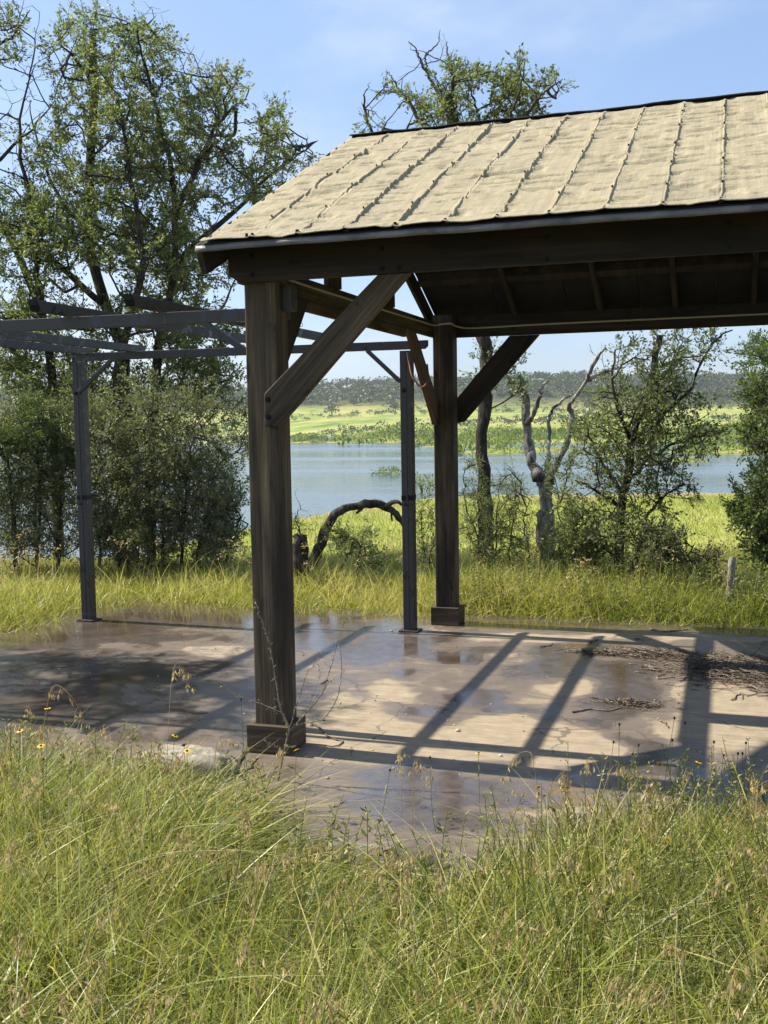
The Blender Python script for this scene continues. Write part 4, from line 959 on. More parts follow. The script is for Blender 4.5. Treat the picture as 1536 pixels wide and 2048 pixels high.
# tree beyond the left picture edge: its crown throws the dapples on the slab
def shade_tree():
    tr = Tree(101)
    def w(x, y, z): return np.array([x, y, z])
    tr.limb(np.array([w(-8.2, 1.4, -0.2), w(-8.1, 1.4, 1.2), w(-7.9, 1.3, 2.6), w(-7.7, 1.2, 4.0), w(-7.5, 1.2, 5.4)]), 0.15, 0.06, 16)
    tr.limb(np.array([w(-7.9, 1.3, 2.6), w(-7.2, 1.6, 3.4), w(-6.4, 1.7, 4.2), w(-5.8, 1.6, 4.8)]), 0.06, 0.02, 12, start=tr.near(w(-7.9, 1.3, 2.6)))
    tr.limb(np.array([w(-7.9, 1.3, 2.6), w(-7.5, 0.2, 3.6), w(-7.0, -0.6, 4.4)]), 0.06, 0.02, 12, start=tr.near(w(-7.9, 1.3, 2.6)))
    T = []
    for c, r, n in [((-5.6, 1.35, 4.5), (1.0, 0.85, 0.7), 72), ((-4.9, 1.0, 4.6), (0.6, 0.5, 0.4), 55), ((-6.9, 1.1, 4.9), (1.1, 1.0, 0.8), 80), ((-7.1, -0.2, 4.4), (0.8, 0.7, 0.6), 30), ((-5.5, 1.8, 4.0), (0.6, 0.35, 0.4), 12), ((-8.2, 1.5, 4.6), (1.0, 1.0, 0.9), 40)]:
        d = tr.rg.normal(0, 1, (n, 3)); d /= np.linalg.norm(d, axis=1, keepdims=True); d *= tr.rg.random((n, 1))**0.4
        T += list(np.array(c)+d*np.array(r))
    tips = tr.shoots(np.array(T), 0.1, 0.2, 1.5)
    cr = foliage(tr, tips, 60, 0.28, 0.05, 0.45, 0.2)
    make_tree('oak_tree', 'oak beyond the left picture edge whose crown dapples the slab', 'tree', tr, BARK, cr, OAKL)
shade_tree()

# arched dead log and stumps
def woodpath(name, label, cat, lists, m, sides=10, jitr=0.10, seed=5):
    r = np.random.default_rng(seed); out = []
    for pts, r0, r1, n in lists:
        P = smooth_path(np.array(pts), n, 0.005 if r0 > 0.02 else 0.003, r); jn = np.convolve(np.convolve(r.normal(0, 1.5*jitr, n+8), [0.25, 0.5, 0.25], 'same'), [0.25, 0.5, 0.25], 'same')[4:-4]; rad = np.linspace(r0, r1, n)*(1+jn); out.append((P, rad))
    V, F = tube(out, sides, 0.22 if sides >= 9 else 0.0); base = V.mean(0)*0+np.array(out[0][0][0])
    o = link(name, new_mesh(name, V-base, F, m, smooth=True)); o.location = base; return tag(o, label, cat)
S = 11.0
woodpath('dead_log', 'dark dead log arching out of the grass like a bridge', 'log',
         [([at(622, 1135, S), at(640, 1090, S), at(655, 1050, S), at(675, 1024, S), at(705, 1013, S+.05), at(745, 1008, S+.1), at(775, 1016, S+.1), at(797, 1032, S+.1), at(815, 1058, S+.1), at(828, 1090, S+.1)], 0.056, 0.033, 34),
          ([at(768, 1014, S+.1), at(785, 1006, S+.05), at(799, 1005, S), at(803, 1010, S)], 0.028, 0.014, 8), ([at(725, 1012, S+.1), at(718, 1022, S+.05), at(714, 1026, S)], 0.02, 0.012, 5), ([at(780, 1018, S+.1), at(784, 1034, S+.05), at(784, 1042, S)], 0.014, 0.007, 5)], BARKD)
woodpath('tree_stump', 'grey broken stump beside the near post at the lake bank', 'stump',
         [([at(604, 1150, 10.4), at(604, 1110, 10.4), at(603, 1085, 10.4), at(602, 1072, 10.4)], 0.068, 0.055, 10), ([at(596, 1140, 10.3), at(593, 1095, 10.3), at(590, 1070, 10.35)], 0.05, 0.03, 8)], BARKD, 10, 0.06, 8)
woodpath('tree_stump', 'short grey stump with a side spur in the grass far right', 'stump',
         [([at(1461, 1200, 8.6), at(1461, 1170, 8.6), at(1463, 1140, 8.6), at(1465, 1115, 8.6)], 0.032, 0.027, 10), ([at(1462, 1168, 8.6), at(1472, 1160, 8.55), at(1480, 1152, 8.5)], 0.016, 0.006, 6)], BARKP, 9, 0.06, 9)

# ------------------------------------------------------------------ far shore
def clump_tree(rg, n, h, w):
    """dome crown of leaf clumps and a stub trunk; size in metres"""
    d = rg.normal(0, 1, (n, 3)); d /= np.linalg.norm(d, axis=1, keepdims=True)
    d[:, 2] = np.abs(d[:, 2])*0.9-0.15
    C = d*(rg.random((n, 1))**0.35)*np.array([w/2, w/2, h*0.55])+np.array([0, 0, h*0.42])
    lump = 1+0.3*np.sin(d[:, :1]*5+rg.uniform(0, 6))*np.cos(d[:, 1:2]*4+rg.uniform(0, 6))
    return C*np.concatenate([lump, lump, np.ones_like(lump)], 1)
rgf = np.random.default_rng(5)
Cw, Sw, Vw = [], [], []
cnt = 0
while cnt < 3000:
    s = rgf.uniform(690, 960); t = rgf.uniform(-0.52, 0.50)*s
    x, y = xy(s, t)
    dn = NZ[2].f(x*0.011, y*0.011, 3)
    if s < 770 and dn < -0.12+0.30*(770-s)/80: continue
    if dn < -0.45: continue
    h = rgf.uniform(5, 10)*(0.8+0.5*(dn+0.5)); n = int(rgf.uniform(22, 34))
    c = clump_tree(rgf, n, h, h*rgf.uniform(0.9, 1.4)); z = float(hgt(x, y))
    Cw.append(c+np.array([x, y, z-0.5])); Sw.append(rgf.uniform(1.1, 2.3, n)); Vw.append(np.full(n, np.clip(0.42+rgf.normal(0, 0.2), 0, 1))); cnt += 1
# scrub along the field margins
for k in range(2300):
    s = rgf.uniform(430, 780); t = rgf.uniform(-0.52, 0.50)*s; x, y = xy(s, t)
    if NZ[3].f(x*0.016, y*0.016, 3)+0.9*sst(640, 720, s)*sst(-0.05, 0.06, t/s) < 0.12: continue
    h = rgf.uniform(1.5, 4); c = clump_tree(rgf, 14, h, h*1.6)
    Cw.append(c+np.array([x, y, float(hgt(x, y))-0.2])); Sw.append(rgf.uniform(0.7, 1.3, 14)); Vw.append(np.full(14, np.clip(0.6+rgf.normal(0, 0.2), 0, 1)))
Cw = np.concatenate(Cw); Sw = np.concatenate(Sw); Vw = np.concatenate(Vw)
V, F, v = leaves(Cw, Sw, rgf, 0.9, 0.4)
# reeds and willow scrub of the marsh along the far water's edge
def marsh():
    n = 40000; s = rgf.uniform(90, 640, n); t = rgf.uniform(-0.46, 0.46, n)*s; x, y = xy(s, t); z = hgt(x, y)
    ok = (z > LAKE-0.25) & (z < LAKE+1.5) & (NZ[0].f(x*0.022, y*0.022, 4) > -0.02-0.25*sst(300, 180, s)) & (s > 90)
    x, y, z, s = x[ok], y[ok], z[ok], s[ok]; n = len(x); k = 4
    hh = np.clip(0.8+1.9*NZ[2].f(x*0.035, y*0.035, 3)+rgf.normal(0, 0.25, n), 0.15, 2.8)
    C = np.repeat(np.stack([x, y, z], -1), k, 0)+rgf.normal(0, 0.5, (n*k, 3))*np.array([1, 1, 0.0]); C[:, 2] += np.repeat(hh, k)*rgf.random(n*k)*0.8
    V, F, v = leaves(C, np.repeat(hh, k)*rgf.uniform(0.5, 1.0, n*k), rgf, 0.55, 0.2, 0.62, 0.25, np.tile([0, 0, 1.2], (n*k, 1)))
    tag(link('marsh_reeds', new_mesh('marsh_reeds', V, F, WILL, {'v': v})), kind='stuff')
marsh()
V, F, v = leaves(Cw, Sw, rgf, 0.9, 1.0)
v = np.repeat(np.clip(Vw+rgf.normal(0, 0.08, len(Vw)), 0, 1), 4)
tag(link('far_woods', new_mesh('far_woods', V, F, FARL, {'v': v})), kind='stuff')

def far_plant(name, label, cat, px, py, s, h, w, n, ml, seed, sz, trunk=True, group=None, vb=0.5):
    r = np.random.default_rng(seed); p = at(px, py, s); x, y = p[0], p[1]; z = max(float(hgt(x, y)), LAKE-0.15)
    if not trunk: n = int(n*1.8)
    C = clump_tree(r, n, h, w)
    if not trunk: C[:, 2] = np.abs(C[:, 2]-h*0.28)*1.55
    V, F, v = leaves(C, r.uniform(0.6, 1.3, n)*sz, r, 0.7, 0.3, vb, 0.25)
    root = empty(name, (x, y, z), label, cat, group)
    link('crown', new_mesh('crown', V, F, ml, {'v': v}), root)
    paths = []
    for k in range(1 if trunk else 5):
        a = r.uniform(0, 6.28); e = np.array([math.cos(a)*w*0.2*(0.2 if trunk else 1), math.sin(a)*w*0.2*(0.2 if trunk else 1), h*0.55])
        paths.append((np.array([[0, 0, -0.3], e*0.5+np.array([0.05*h*r.normal()*0.3, 0, 0]), e]), np.array([0.035, 0.028, 0.012])*h*(1 if trunk else 0.5)))
    V, F = tube(paths, 5); link('trunk', new_mesh('trunk', V, F, BARK), root)
FT = [(664, 830, 640, 8.5, 10, 'round dark tree standing alone at the edge of the far field'), (790, 836, 640, 9, 8, 'light tree in the far field left of the thin pole'), (1345, 822, 660, 8, 9, 'flat topped tree on the right side of the far field'),
      (1395, 822, 660, 7, 9, 'second flat topped tree on the far field, farther right'), (1440, 818, 660, 8, 10, 'broad tree of the far field nearest the right edge'), (1180, 815, 650, 7, 10, 'dark tree at the field margin behind the dead tree')]
for i, (px, py, s, h, w, lb) in enumerate(FT): far_plant('field_tree', lb, 'tree', px, py, s, h, w, 190, FARL, 200+i, 1.2)
FS = [(600, 885, 300, 3.2, 5, 'shrub standing in the lake just right of the near post'), (625, 884, 290, 2.6, 5.5, 'rounded willow shrub in the water second from the near post'), (688, 880, 300, 1.4, 5, 'small islet shrub in the middle of the far water'), (735, 880, 300, 1.3, 5, 'low islet shrub left of the big shore willows'),
      (770, 879, 290, 4.0, 8, 'leftmost of the tall willow shrubs on the far shore'), (800, 878, 285, 4.6, 9, 'tall willow shrub on the far shore behind the thin pole'), (835, 878, 280, 4.8, 9, 'willow shrub on the far shore between thin pole and far post'), (868, 878, 275, 4.5, 9, 'willow shrub of the far shore half hidden by the far post'), (940, 876, 270, 4.2, 10, 'willow shrub of the far shore right of the far post'), (1010, 876, 265, 4.0, 11, 'willow shrub of the far shore behind the slim dark tree'),
      (780, 948, 98, 1.1, 4.2, 'sparse green shrub alone in open water left of the thin pole'), (848, 985, 72, 1.7, 3.0, 'bright shrub on the sandy spit beside the far post'), (1165, 880, 240, 3.6, 10, 'shrub at the water behind the dead tree'), (1290, 880, 230, 3.0, 9, 'shrub at the water behind the small leafy tree'), (1372, 930, 118, 3.0, 5.0, 'round shrub standing in the right water'), (1400, 928, 120, 2.2, 4.0, 'smaller shrub beside the round shrub in the right water'), (1460, 900, 150, 2.4, 9, 'green shrub on the low islet at the right'), (1515, 902, 145, 2.6, 8, 'islet shrub nearest the right edge'),
      (1460, 868, 260, 4.0, 14, 'broad willow on the far right shore'), (1400, 868, 265, 4.2, 12, 'second broad willow on the right far shore'), (1545, 868, 255, 4.0, 12, 'willow leaving the frame on the right far shore'),
      (1005, 905, 165, 2.6, 8, 'bright shrub on an islet between the slim tree and the dead tree'), (1085, 902, 172, 2.4, 7, 'shrub on an islet glimpsed behind the dead tree limbs'), (930, 890, 215, 2.4, 9, 'shrub on the low islet just right of the far post'), (1230, 918, 140, 1.4, 6, 'low reedy shrub in the water behind the small leafy tree'),
      (700, 832, 610, 3.0, 14, 'long dark hedge-like shrub in the far green field'), (520, 880, 330, 2.2, 9, 'low shrub on the left green spit behind the near post'), (463, 882, 320, 2.4, 9, 'bright shrub on the left spit beside the thicket')]
for i, (px, py, s, h, w, lb) in enumerate(FS): far_plant('lakeside_shrub', lb, 'shrub', px, py, s, h, w, 260, WILL, 300+i, 0.16*max(1.0, min(h, s/90)), False, 'willow shrubs round the lake')
for i, (px, py, s, lb) in enumerate([(735, 1050, 40, 'small grey-green bush on the near meadow under the arched log'), (676, 1055, 36, 'tiny bush on the meadow beside the arched log'), (1395, 985, 55, 'small bush at the near shore on the right')]):
    far_plant('meadow_bush', lb, 'bush', px, py, s, 0.55, 0.8, 90, FEAL, 400+i, 0.12, False)

# ------------------------------------------------------------------ grasses
def blades(X, Y, Z, h, w, rg, lean=0.35, curve=0.5, vb=0.4, vs=0.25, seg=4, windx=0.0, windy=0.0):
    n = len(X); az = rg.uniform(0, 2*np.pi, n); d = np.stack([np.cos(az)+windx, np.sin(az)+windy], -1)
    ln = np.abs(rg.normal(0, lean, n)); cu = np.abs(rg.normal(0, curve, n))
    fa = rg.uniform(0, np.pi, n); wd = np.stack([np.cos(fa), np.sin(fa)], -1)
    h = np.broadcast_to(h, (n,)); w = np.broadcast_to(w, (n,))
    Vs = []
    for k in range(seg+1):
        u = k/seg
        off = d*(h*(ln*u+cu*u*u*0.75))[:, None]
        z = Z+h*(u-0.34*np.minimum(cu, 1.6)*u*u-0.10*ln*u)
        P = np.stack([X+off[:, 0], Y+off[:, 1], z], -1)
        ww = w*(1-u**1.6)*0.5*(0.7+0.6*min(1, u*3))
        e = np.stack([wd[:, 0]*ww, wd[:, 1]*ww, 0*ww], -1)
        if k < seg: Vs += [P-e, P+e]
        else: Vs += [P]
    V = np.stack(Vs, 1); m = V.shape[1]; b = (np.arange(n)*m)[:, None]
    Q = [np.concatenate([b+2*k, b+2*k+1, b+2*k+3, b+2*k+2], 1) for k in range(seg-1)]
    Fq = np.concatenate(Q); Ft_ = np.concatenate([b+2*seg-2, b+2*seg-1, b+2*seg], 1)
    v = np.clip(vb+rg.normal(0, vs, n), 0, 1)
    return V.reshape(-1, 3), [Fq, Ft_], np.repeat(v, m)
rgg = np.random.default_rng(77)
def front_edge(x):
    """how far the foreground grass reaches over the slab"""
    return np.interp(x, [-4, -1.5, -0.4, 0.15, 0.35, 0.6, 1.1, 1.35, 1.6, 3, 5], [-0.40, -0.44, -0.50, -0.56, -0.95, -1.22, -1.24, -0.85, -0.40, -0.25, -0.2])
def fg_points(n, near=-4.35):
    X = rgg.uniform(-2.3, 4.1, n*3); Y = rgg.uniform(near, 0.12, n*3)
    s, t = st(X, Y)
    ok = (Y < front_edge(X)+0.10*rgg.normal(0, 1, n*3)*0.6) & (np.abs(t) < 0.43*s+0.35) & (s > 0.85)
    X, Y = X[ok][:n], Y[ok][:n]; return X, Y
TX, TY = fg_points(3600); per = 22
tv = np.repeat(rgg.normal(0, 0.17, len(TX)), per); th = np.repeat(rgg.normal(1.0, 0.22, len(TX)), per)
X = np.repeat(TX, per)+rgg.normal(0, 0.028, len(TX)*per); Y = np.repeat(TY, per)+rgg.normal(0, 0.028, len(TX)*per)
pt = NZ[0].f(X*1.3, Y*1.3, 3); pt2 = NZ[2].f(X*2.7, Y*2.7, 3)
edge_f = sst(-0.05, 0.85, front_edge(X)-Y)
h = th*(0.27+0.15*pt+0.08*rgg.normal(0, 1, len(X)))*(0.32+0.68*edge_f); h = np.clip(h, 0.05, 0.55)
V, F, v = blades(X, Y, np.full(len(X), -0.05), h, rgg.uniform(0.003, 0.0075, len(X)), rgg, 0.55, 1.15, np.clip(0.44+0.30*pt2+tv, 0, 1), 0.24, 5, 0.15, 0.05)
tag(link('grass', new_mesh('grass', V, F, GRSF, {'v': v})), kind='stuff')
# broad long arching blades mixed in
X, Y = fg_points(1300); ef = sst(0.0, 1.1, front_edge(X)-Y); V, F, v = blades(X, Y, np.full(len(X), -0.05), rgg.uniform(0.35, 0.62, len(X))*(0.35+0.65*ef), rgg.uniform(0.006, 0.010, len(X)), rgg, 0.45, 1.1, 0.40, 0.2, 8)
tag(link('long_grass', new_mesh('long_grass', V, F, GRSF, {'v': v})), kind='stuff')
# dry stalks
X, Y = fg_points(5200); ef = sst(0.0, 1.1, front_edge(X)-Y); V, F, v = blades(X, Y, np.full(len(X), -0.05), rgg.uniform(0.22, 0.50, len(X))*(0.4+0.6*ef), rgg.uniform(0.0016, 0.0030, len(X)), rgg, 0.75, 0.7, 0.90, 0.08, 6)
tag(link('dry_stalks', new_mesh('dry_stalks', V, F, GRSF, {'v': v})), kind='stuff')
# bank grass beyond and beside the slab
def bank(n):
    s = rgg.uniform(7.2, 13.6, n*3); t = rgg.uniform(-0.46, 0.46, n*3)*s; X, Y = xy(s, t)
    ok = ((Y > 3.86+0.16*NZ[0].f(X*2, 0.3, 3)+0.10*rgg.normal(0, 1, n*3)) | (X < -3.25+0.25*NZ[1].f(Y*2, 0.9, 3)+0.08*rgg.normal(0, 1, n*3)-0.5*sst(2.8, 2.0, Y)))
    return X[ok][:n], Y[ok][:n]
X, Y = bank(62000); s, t = st(X, Y)
pt = NZ[3].f(X*0.9, Y*0.9, 3); pt2 = NZ[4].f(X*1.8, Y*1.8, 3)
edge_b = np.clip(np.maximum((Y-3.8)/0.7, (-3.2-X)/0.8), 0, 1)
h = np.clip((0.30+0.20*pt+0.08*rgg.normal(0, 1, len(X)))*(0.5+0.5*edge_b)*(1-0.55*sst(10.0, 12.6, s)), 0.06, 0.60)
V, F, v = blades(X, Y, hgt(X, Y), h, rgg.uniform(0.005, 0.010, len(X)), rgg, 0.40, 0.95, 0.50+0.34*pt2-0.26*sst(-0.2, 1.6, X), 0.2, 4, 0.1, 0)  # darker towards the right: greener weedy growth plus shade put into the colour
tag(link('bank_grass', new_mesh('bank_grass', V, F, GRSB, {'v': v})), kind='stuff')
X, Y = bank(2200); V, F, v = blades(X, Y, hgt(X, Y), rgg.uniform(0.3, 0.66, len(X)), rgg.uniform(0.0035, 0.005, len(X)), rgg, 0.55, 0.6, 0.93, 0.06, 5)
V0, F0, v0 = V, F, v
tag(link('bank_stalks', new_mesh('bank_stalks', V, F, GRSB, {'v': v})), kind='stuff')
# feathery seed plumes on the bank
X, Y = bank(240); hh = rgg.uniform(0.40, 0.68, len(X)); Cc = []
for x, y, z, q in zip(X, Y, hgt(X, Y), hh):
    a = rgg.uniform(0, 6.28); m = 16; u = rgg.random(m)
    Cc.append(np.stack([x+0.16*u*math.cos(a)+rgg.normal(0, 0.012, m), y+0.16*u*math.sin(a)+rgg.normal(0, 0.012, m), z+q-0.10*u*u*1.2+rgg.normal(0, 0.012, m)], -1))
Cc = np.concatenate(Cc); V, F, v = leaves(Cc, rgg.uniform(0.02, 0.04, len(Cc)), rgg, 0.35, 0, 0.5, 0.25)
tag(link('bank_plumes', new_mesh('bank_plumes', V, F, SEED, {'v': v})), kind='stuff')
# slope and meadow
n = 60000; s = 13.0+(62-13.0)*rgg.random(n)**1.15; t = rgg.uniform(-0.30, 0.46, n)*s; X, Y = xy(s, t); Z = hgt(X, Y); ok = Z > LAKE+0.06; X, Y, Z, s = X[ok], Y[ok], Z[ok], s[ok]
sc = np.clip(s/26, 0.7, 2.2); pt = NZ[0].f(X*0.25, Y*0.25, 3)
V, F, v = blades(X, Y, Z, rgg.uniform(0.08, 0.24, len(X))*np.clip(sc, 0.8, 1.4), 0.016*sc, rgg, 0.35, 0.5, 0.5+0.5*pt, 0.2, 3)
tag(link('meadow_grass', new_mesh('meadow_grass', V, F, GRSM, {'v': v})), kind='stuff')
exec_details = True

# ------------------------------------------------------------------ foreground plants
def join(parts):
    Vs, Fs, vs, k = [], [], [], 0
    for V, F, v in parts:
        Vs.append(V); Fs.append(np.asarray(F)+k); vs.append(v); k += len(V)
    return np.concatenate(Vs), np.concatenate(Fs), np.concatenate(vs)
def panicle(root, tip, droop, rg, n=12, size=0.022):
    """arching stalk with pendant spikelets; returns stalk paths and spikelet leaves in world space"""
    root = np.asarray(root, float); tip = np.asarray(tip, float); h = tip[2]-root[2]
    side = np.array([tip[0]-root[0], tip[1]-root[1], 0]); L = np.linalg.norm(side)+1e-6; sd = side/L
    P = smooth_path(np.array([root, root+0.25*side*0.3+np.array([0, 0, 0.45*h]), root+0.55*side+np.array([0, 0, 0.85*h]), tip, tip+sd*droop*0.9+np.array([0, 0, -droop*0.35]), tip+sd*droop*1.5+np.array([0, 0, -droop*1.1])]), 26)
    paths = [(P, np.linspace(0.0013, 0.0006, 26))]; C = []; D = []
    for k in range(n):
        i = int(rg.uniform(13, 25.9)); p = P[i]; q = p+np.array([rg.normal(0, 0.012), rg.normal(0, 0.012), -rg.uniform(0.008, 0.03)])
        paths.append((np.stack([p, (p+q)/2+rg.normal(0, 0.003, 3), q]), np.full(3, 0.0005)))
        for j in range(3):
            C.append(q+rg.normal(0, 0.002, 3)); D.append(np.array([sd[0]*0.2, sd[1]*0.2, -1.0]))
    C = np.array(C); D = np.array(D)*1.0
    V, F, v = leaves(C, rg.uniform(0.7, 1.2, len(C))*size, rg, 0.28, 0, 0.6, 0.22, D*1.6)
    return paths, (V, F, v)
rgp = np.random.default_rng(90)
PAN = [(690, 1940, 800, 1915, 3.0, 'drooping seed grass lowest in the foreground, right of centre'), (640, 1850, 610, 1835, 3.15, 'seed grass head left of the lowest drooping one'), (930, 1760, 1000, 1720, 3.3, 'golden drooping seed grass in the middle foreground'), (1010, 1850, 960, 1830, 3.1, 'seed grass bent left in the lower middle grass'),
       (1020, 1600, 1060, 1570, 4.0, 'thin arched seed grass before the puddled slab'), (760, 1510, 800, 1500, 4.2, 'seed grass right of the thorny sapling'), (850, 1560, 830, 1520, 4.1, 'seed grass leaning left before the slab shadow'), (1080, 1520, 1060, 1505, 4.2, 'pale seed grass under the yellow flower by the slab'), (1210, 1560, 1230, 1530, 4.1, 'seed grass with reddish tip at the slab edge'),
       (340, 1340, 350, 1330, 4.3, 'tall seed grass over the slab left of the near post'), (150, 1400, 110, 1370, 4.2, 'tall seed grass with spreading branches far left'), (60, 1480, 30, 1440, 4.2, 'seed grass at the left edge over the wet slab'), (430, 1490, 440, 1475, 4.2, 'bent pale seed grass just left of the post collar'), (1480, 1620, 1500, 1600, 3.8, 'seed grass among the weeds at the right edge'), (250, 1750, 290, 1730, 3.4, 'seed grass in the left middle grass'), (500, 1700, 470, 1690, 3.5, 'seed grass right below the flat stone')]
for px, py, tx, ty, s, lb in PAN:
    tip = at(tx, ty, s); root = np.array([*(tip[:2]+rgp.normal(0, 0.07, 2)), -0.05]); root[1] -= 0.03
    paths, lf = panicle(root, tip, 0.08+0.06*rgp.random(), rgp, 13, 0.024)
    r = empty('seed_grass', root, lb, 'grass stalk', 'drooping seed grasses')
    V, F = tube(paths, 4); link('stalk', new_mesh('stalk', V-root, F, SEED, {'v': np.full(len(V), 0.45)}), r)
    link('seed_head', new_mesh('seed_head', lf[0]-root, lf[1], SEED, {'v': lf[2]}), r)
# many more in the mass
X, Y = fg_points(250); paths = []; lfs = []
for x, y in zip(X, Y):
    hgt_ = rgp.uniform(0.28, 0.55); a = rgp.uniform(0, 6.28); L = rgp.uniform(0.03, 0.16)
    hgt_ *= 0.45+0.55*float(sst(0.0, 1.1, front_edge(x)-y)); p_, l_ = panicle((x, y, -0.05), (x+L*math.cos(a), y+L*math.sin(a), hgt_), rgp.uniform(0.02, 0.06), rgp, 10, 0.021); paths += p_; lfs.append(l_)
V, F = tube(paths, 3); Vl, Fl, vl = join([(V, F, np.full(len(V), 0.4))]+lfs)
tag(link('seed_grass_mass', new_mesh('seed_grass_mass', Vl, Fl, SEED, {'v': vl})), kind='stuff')
# leafy weeds at the right and along the grass edge
def weed(x, y, h, rg, z=-0.05, vb=0.45, ls=1.0):
    n = int(h/0.022); lean = rg.normal(0, 0.16, 2)
    P = np.array([[x+lean[0]*h*u*u, y+lean[1]*h*u*u, z+h*u] for u in np.linspace(0, 1, 8)])
    u = rg.uniform(0.12, 1, n*2); C = np.stack([np.interp(u, np.linspace(0, 1, 8), P[:, k]) for k in range(3)], -1)
    a = rg.uniform(0, 6.28, n*2); D = np.stack([np.cos(a), np.sin(a), rg.uniform(0.1, 0.9, n*2)], -1)
    return (P, np.linspace(0.0022, 0.001, 8)), leaves(C, ls*rg.uniform(0.022, 0.055, n*2)*(1.1-0.4*u), rg, 0.26, 0.2, vb, 0.26, D*2)
paths = []; lfs = []
for k in range(900):
    x = rgp.uniform(1.25, 3.1); y = rgp.uniform(-2.1, 0.0)+0.05*rgp.normal()
    if y > front_edge(x)+0.05 or (x < 1.5 and rgp.random() < 0.4): continue
    p_, l_ = weed(x, y, rgp.uniform(0.18, 0.42), rgp, -0.05, rgp.uniform(0.35, 0.85), 0.62); paths.append(p_); lfs.append(l_)
for k in range(240):
    x = rgp.uniform(-1.8, 1.3); y = front_edge(x)-abs(rgp.normal(0, 0.35)); p_, l_ = weed(x, y, rgp.uniform(0.12, 0.34), rgp); paths.append(p_); lfs.append(l_)
V, F = tube(paths, 4); Vl, Fl, vl = join([(V, F, np.full(len(V), 0.35))]+lfs)
tag(link('weeds', new_mesh('weeds', Vl, Fl, WEED, {'v': vl})), kind='stuff')
# weeds on the far bank right
paths = []; lfs = []
for k in range(520):
    x = rgp.uniform(-0.3, 3.2); y = 4.02+abs(rgp.normal(0, 0.9)); p_, l_ = weed(x, y, rgp.uniform(0.2, 0.5), rgp, float(hgt(x, y))); paths.append(p_); lfs.append(l_)
V, F = tube(paths, 3); Vl, Fl, vl = join([(V, F, np.full(len(V), 0.3))]+lfs)
tag(link('bank_weeds', new_mesh('bank_weeds', Vl, Fl, WEED, {'v': vl})), kind='stuff')

# wildflowers: stem, head with petals or a dry seed head
def petals_mesh():
    bm = bmesh.new()
    for k in range(8):
        a = k*2*math.pi/8; c, s_ = math.cos(a), math.sin(a)
        def P(r, w, z): return bm.verts.new((r*c-w*s_, r*s_+w*c, z))
        bm.faces.new([P(0.002, 0, 0), P(0.008, -0.0035, 0.002), P(0.014, -0.003, 0.0005), P(0.015, 0.0, 0.000), P(0.014, 0.003, 0.0005), P(0.008, 0.0035, 0.002)])
    me = bpy.data.meshes.new('petals'); bm.to_mesh(me); bm.free(); me.materials.append(PETAL); return me
def head_mesh():
    bm = bmesh.new(); bmesh.ops.create_uvsphere(bm, u_segments=9, v_segments=6, radius=0.006); me = bpy.data.meshes.new('flower_centre'); bm.to_mesh(me); bm.free(); me.materials.append(HEADM); return me
PET, HED = petals_mesh(), head_mesh()
FL = [(40, 1462, 1, 4.0), (95, 1417, 1, 4.1), (82, 1492, 1, 3.9), (86, 1519, 1, 3.85), (350, 1472, 1, 4.15), (368, 1490, 1, 4.1), (374, 1502, 1, 4.05), (326, 1541, 1, 3.9), (593, 1500, 1, 4.25), (957, 1507, 1, 4.15), (1077, 1573, 1, 3.95), (1135, 1574, 1, 3.95), (1107, 1620, 1, 3.8), (1319, 1528, 1, 4.05), (1397, 1525, 1, 4.05), (1374, 1598, 1, 3.8), (1508, 1580, 1, 3.8), (1335, 1680, 1, 3.5),
      (482, 1398, 0, 4.35), (1239, 1449, 0, 4.3), (1277, 1490, 0, 4.2), (1265, 1507, 0, 4.15), (1227, 1484, 0, 4.2), (1349, 1436, 0, 4.35), (1370, 1446, 0, 4.3), (1345, 1480, 0, 4.2), (1428, 1484, 0, 4.2), (1447, 1510, 0, 4.1), (1476, 1507, 0, 4.1), (1485, 1507, 0, 4.12), (1492, 1486, 0, 4.2), (1362, 1518, 0, 4.05), (1269, 1534, 0, 4.05), (1301, 1526, 0, 4.05), (780, 1540, 0, 4.05), (860, 1515, 0, 4.1)]
orders = {}
names_ord = ['leftmost', 'second from left', 'third from left', 'fourth from left', 'fifth from left', 'sixth from left', 'seventh from left', 'eighth from left', 'ninth from left', 'tenth from left', 'eleventh from left', 'twelfth from left', 'thirteenth from left', 'fourteenth from left', 'fifteenth from left', 'sixteenth from left', 'seventeenth from left', 'rightmost']
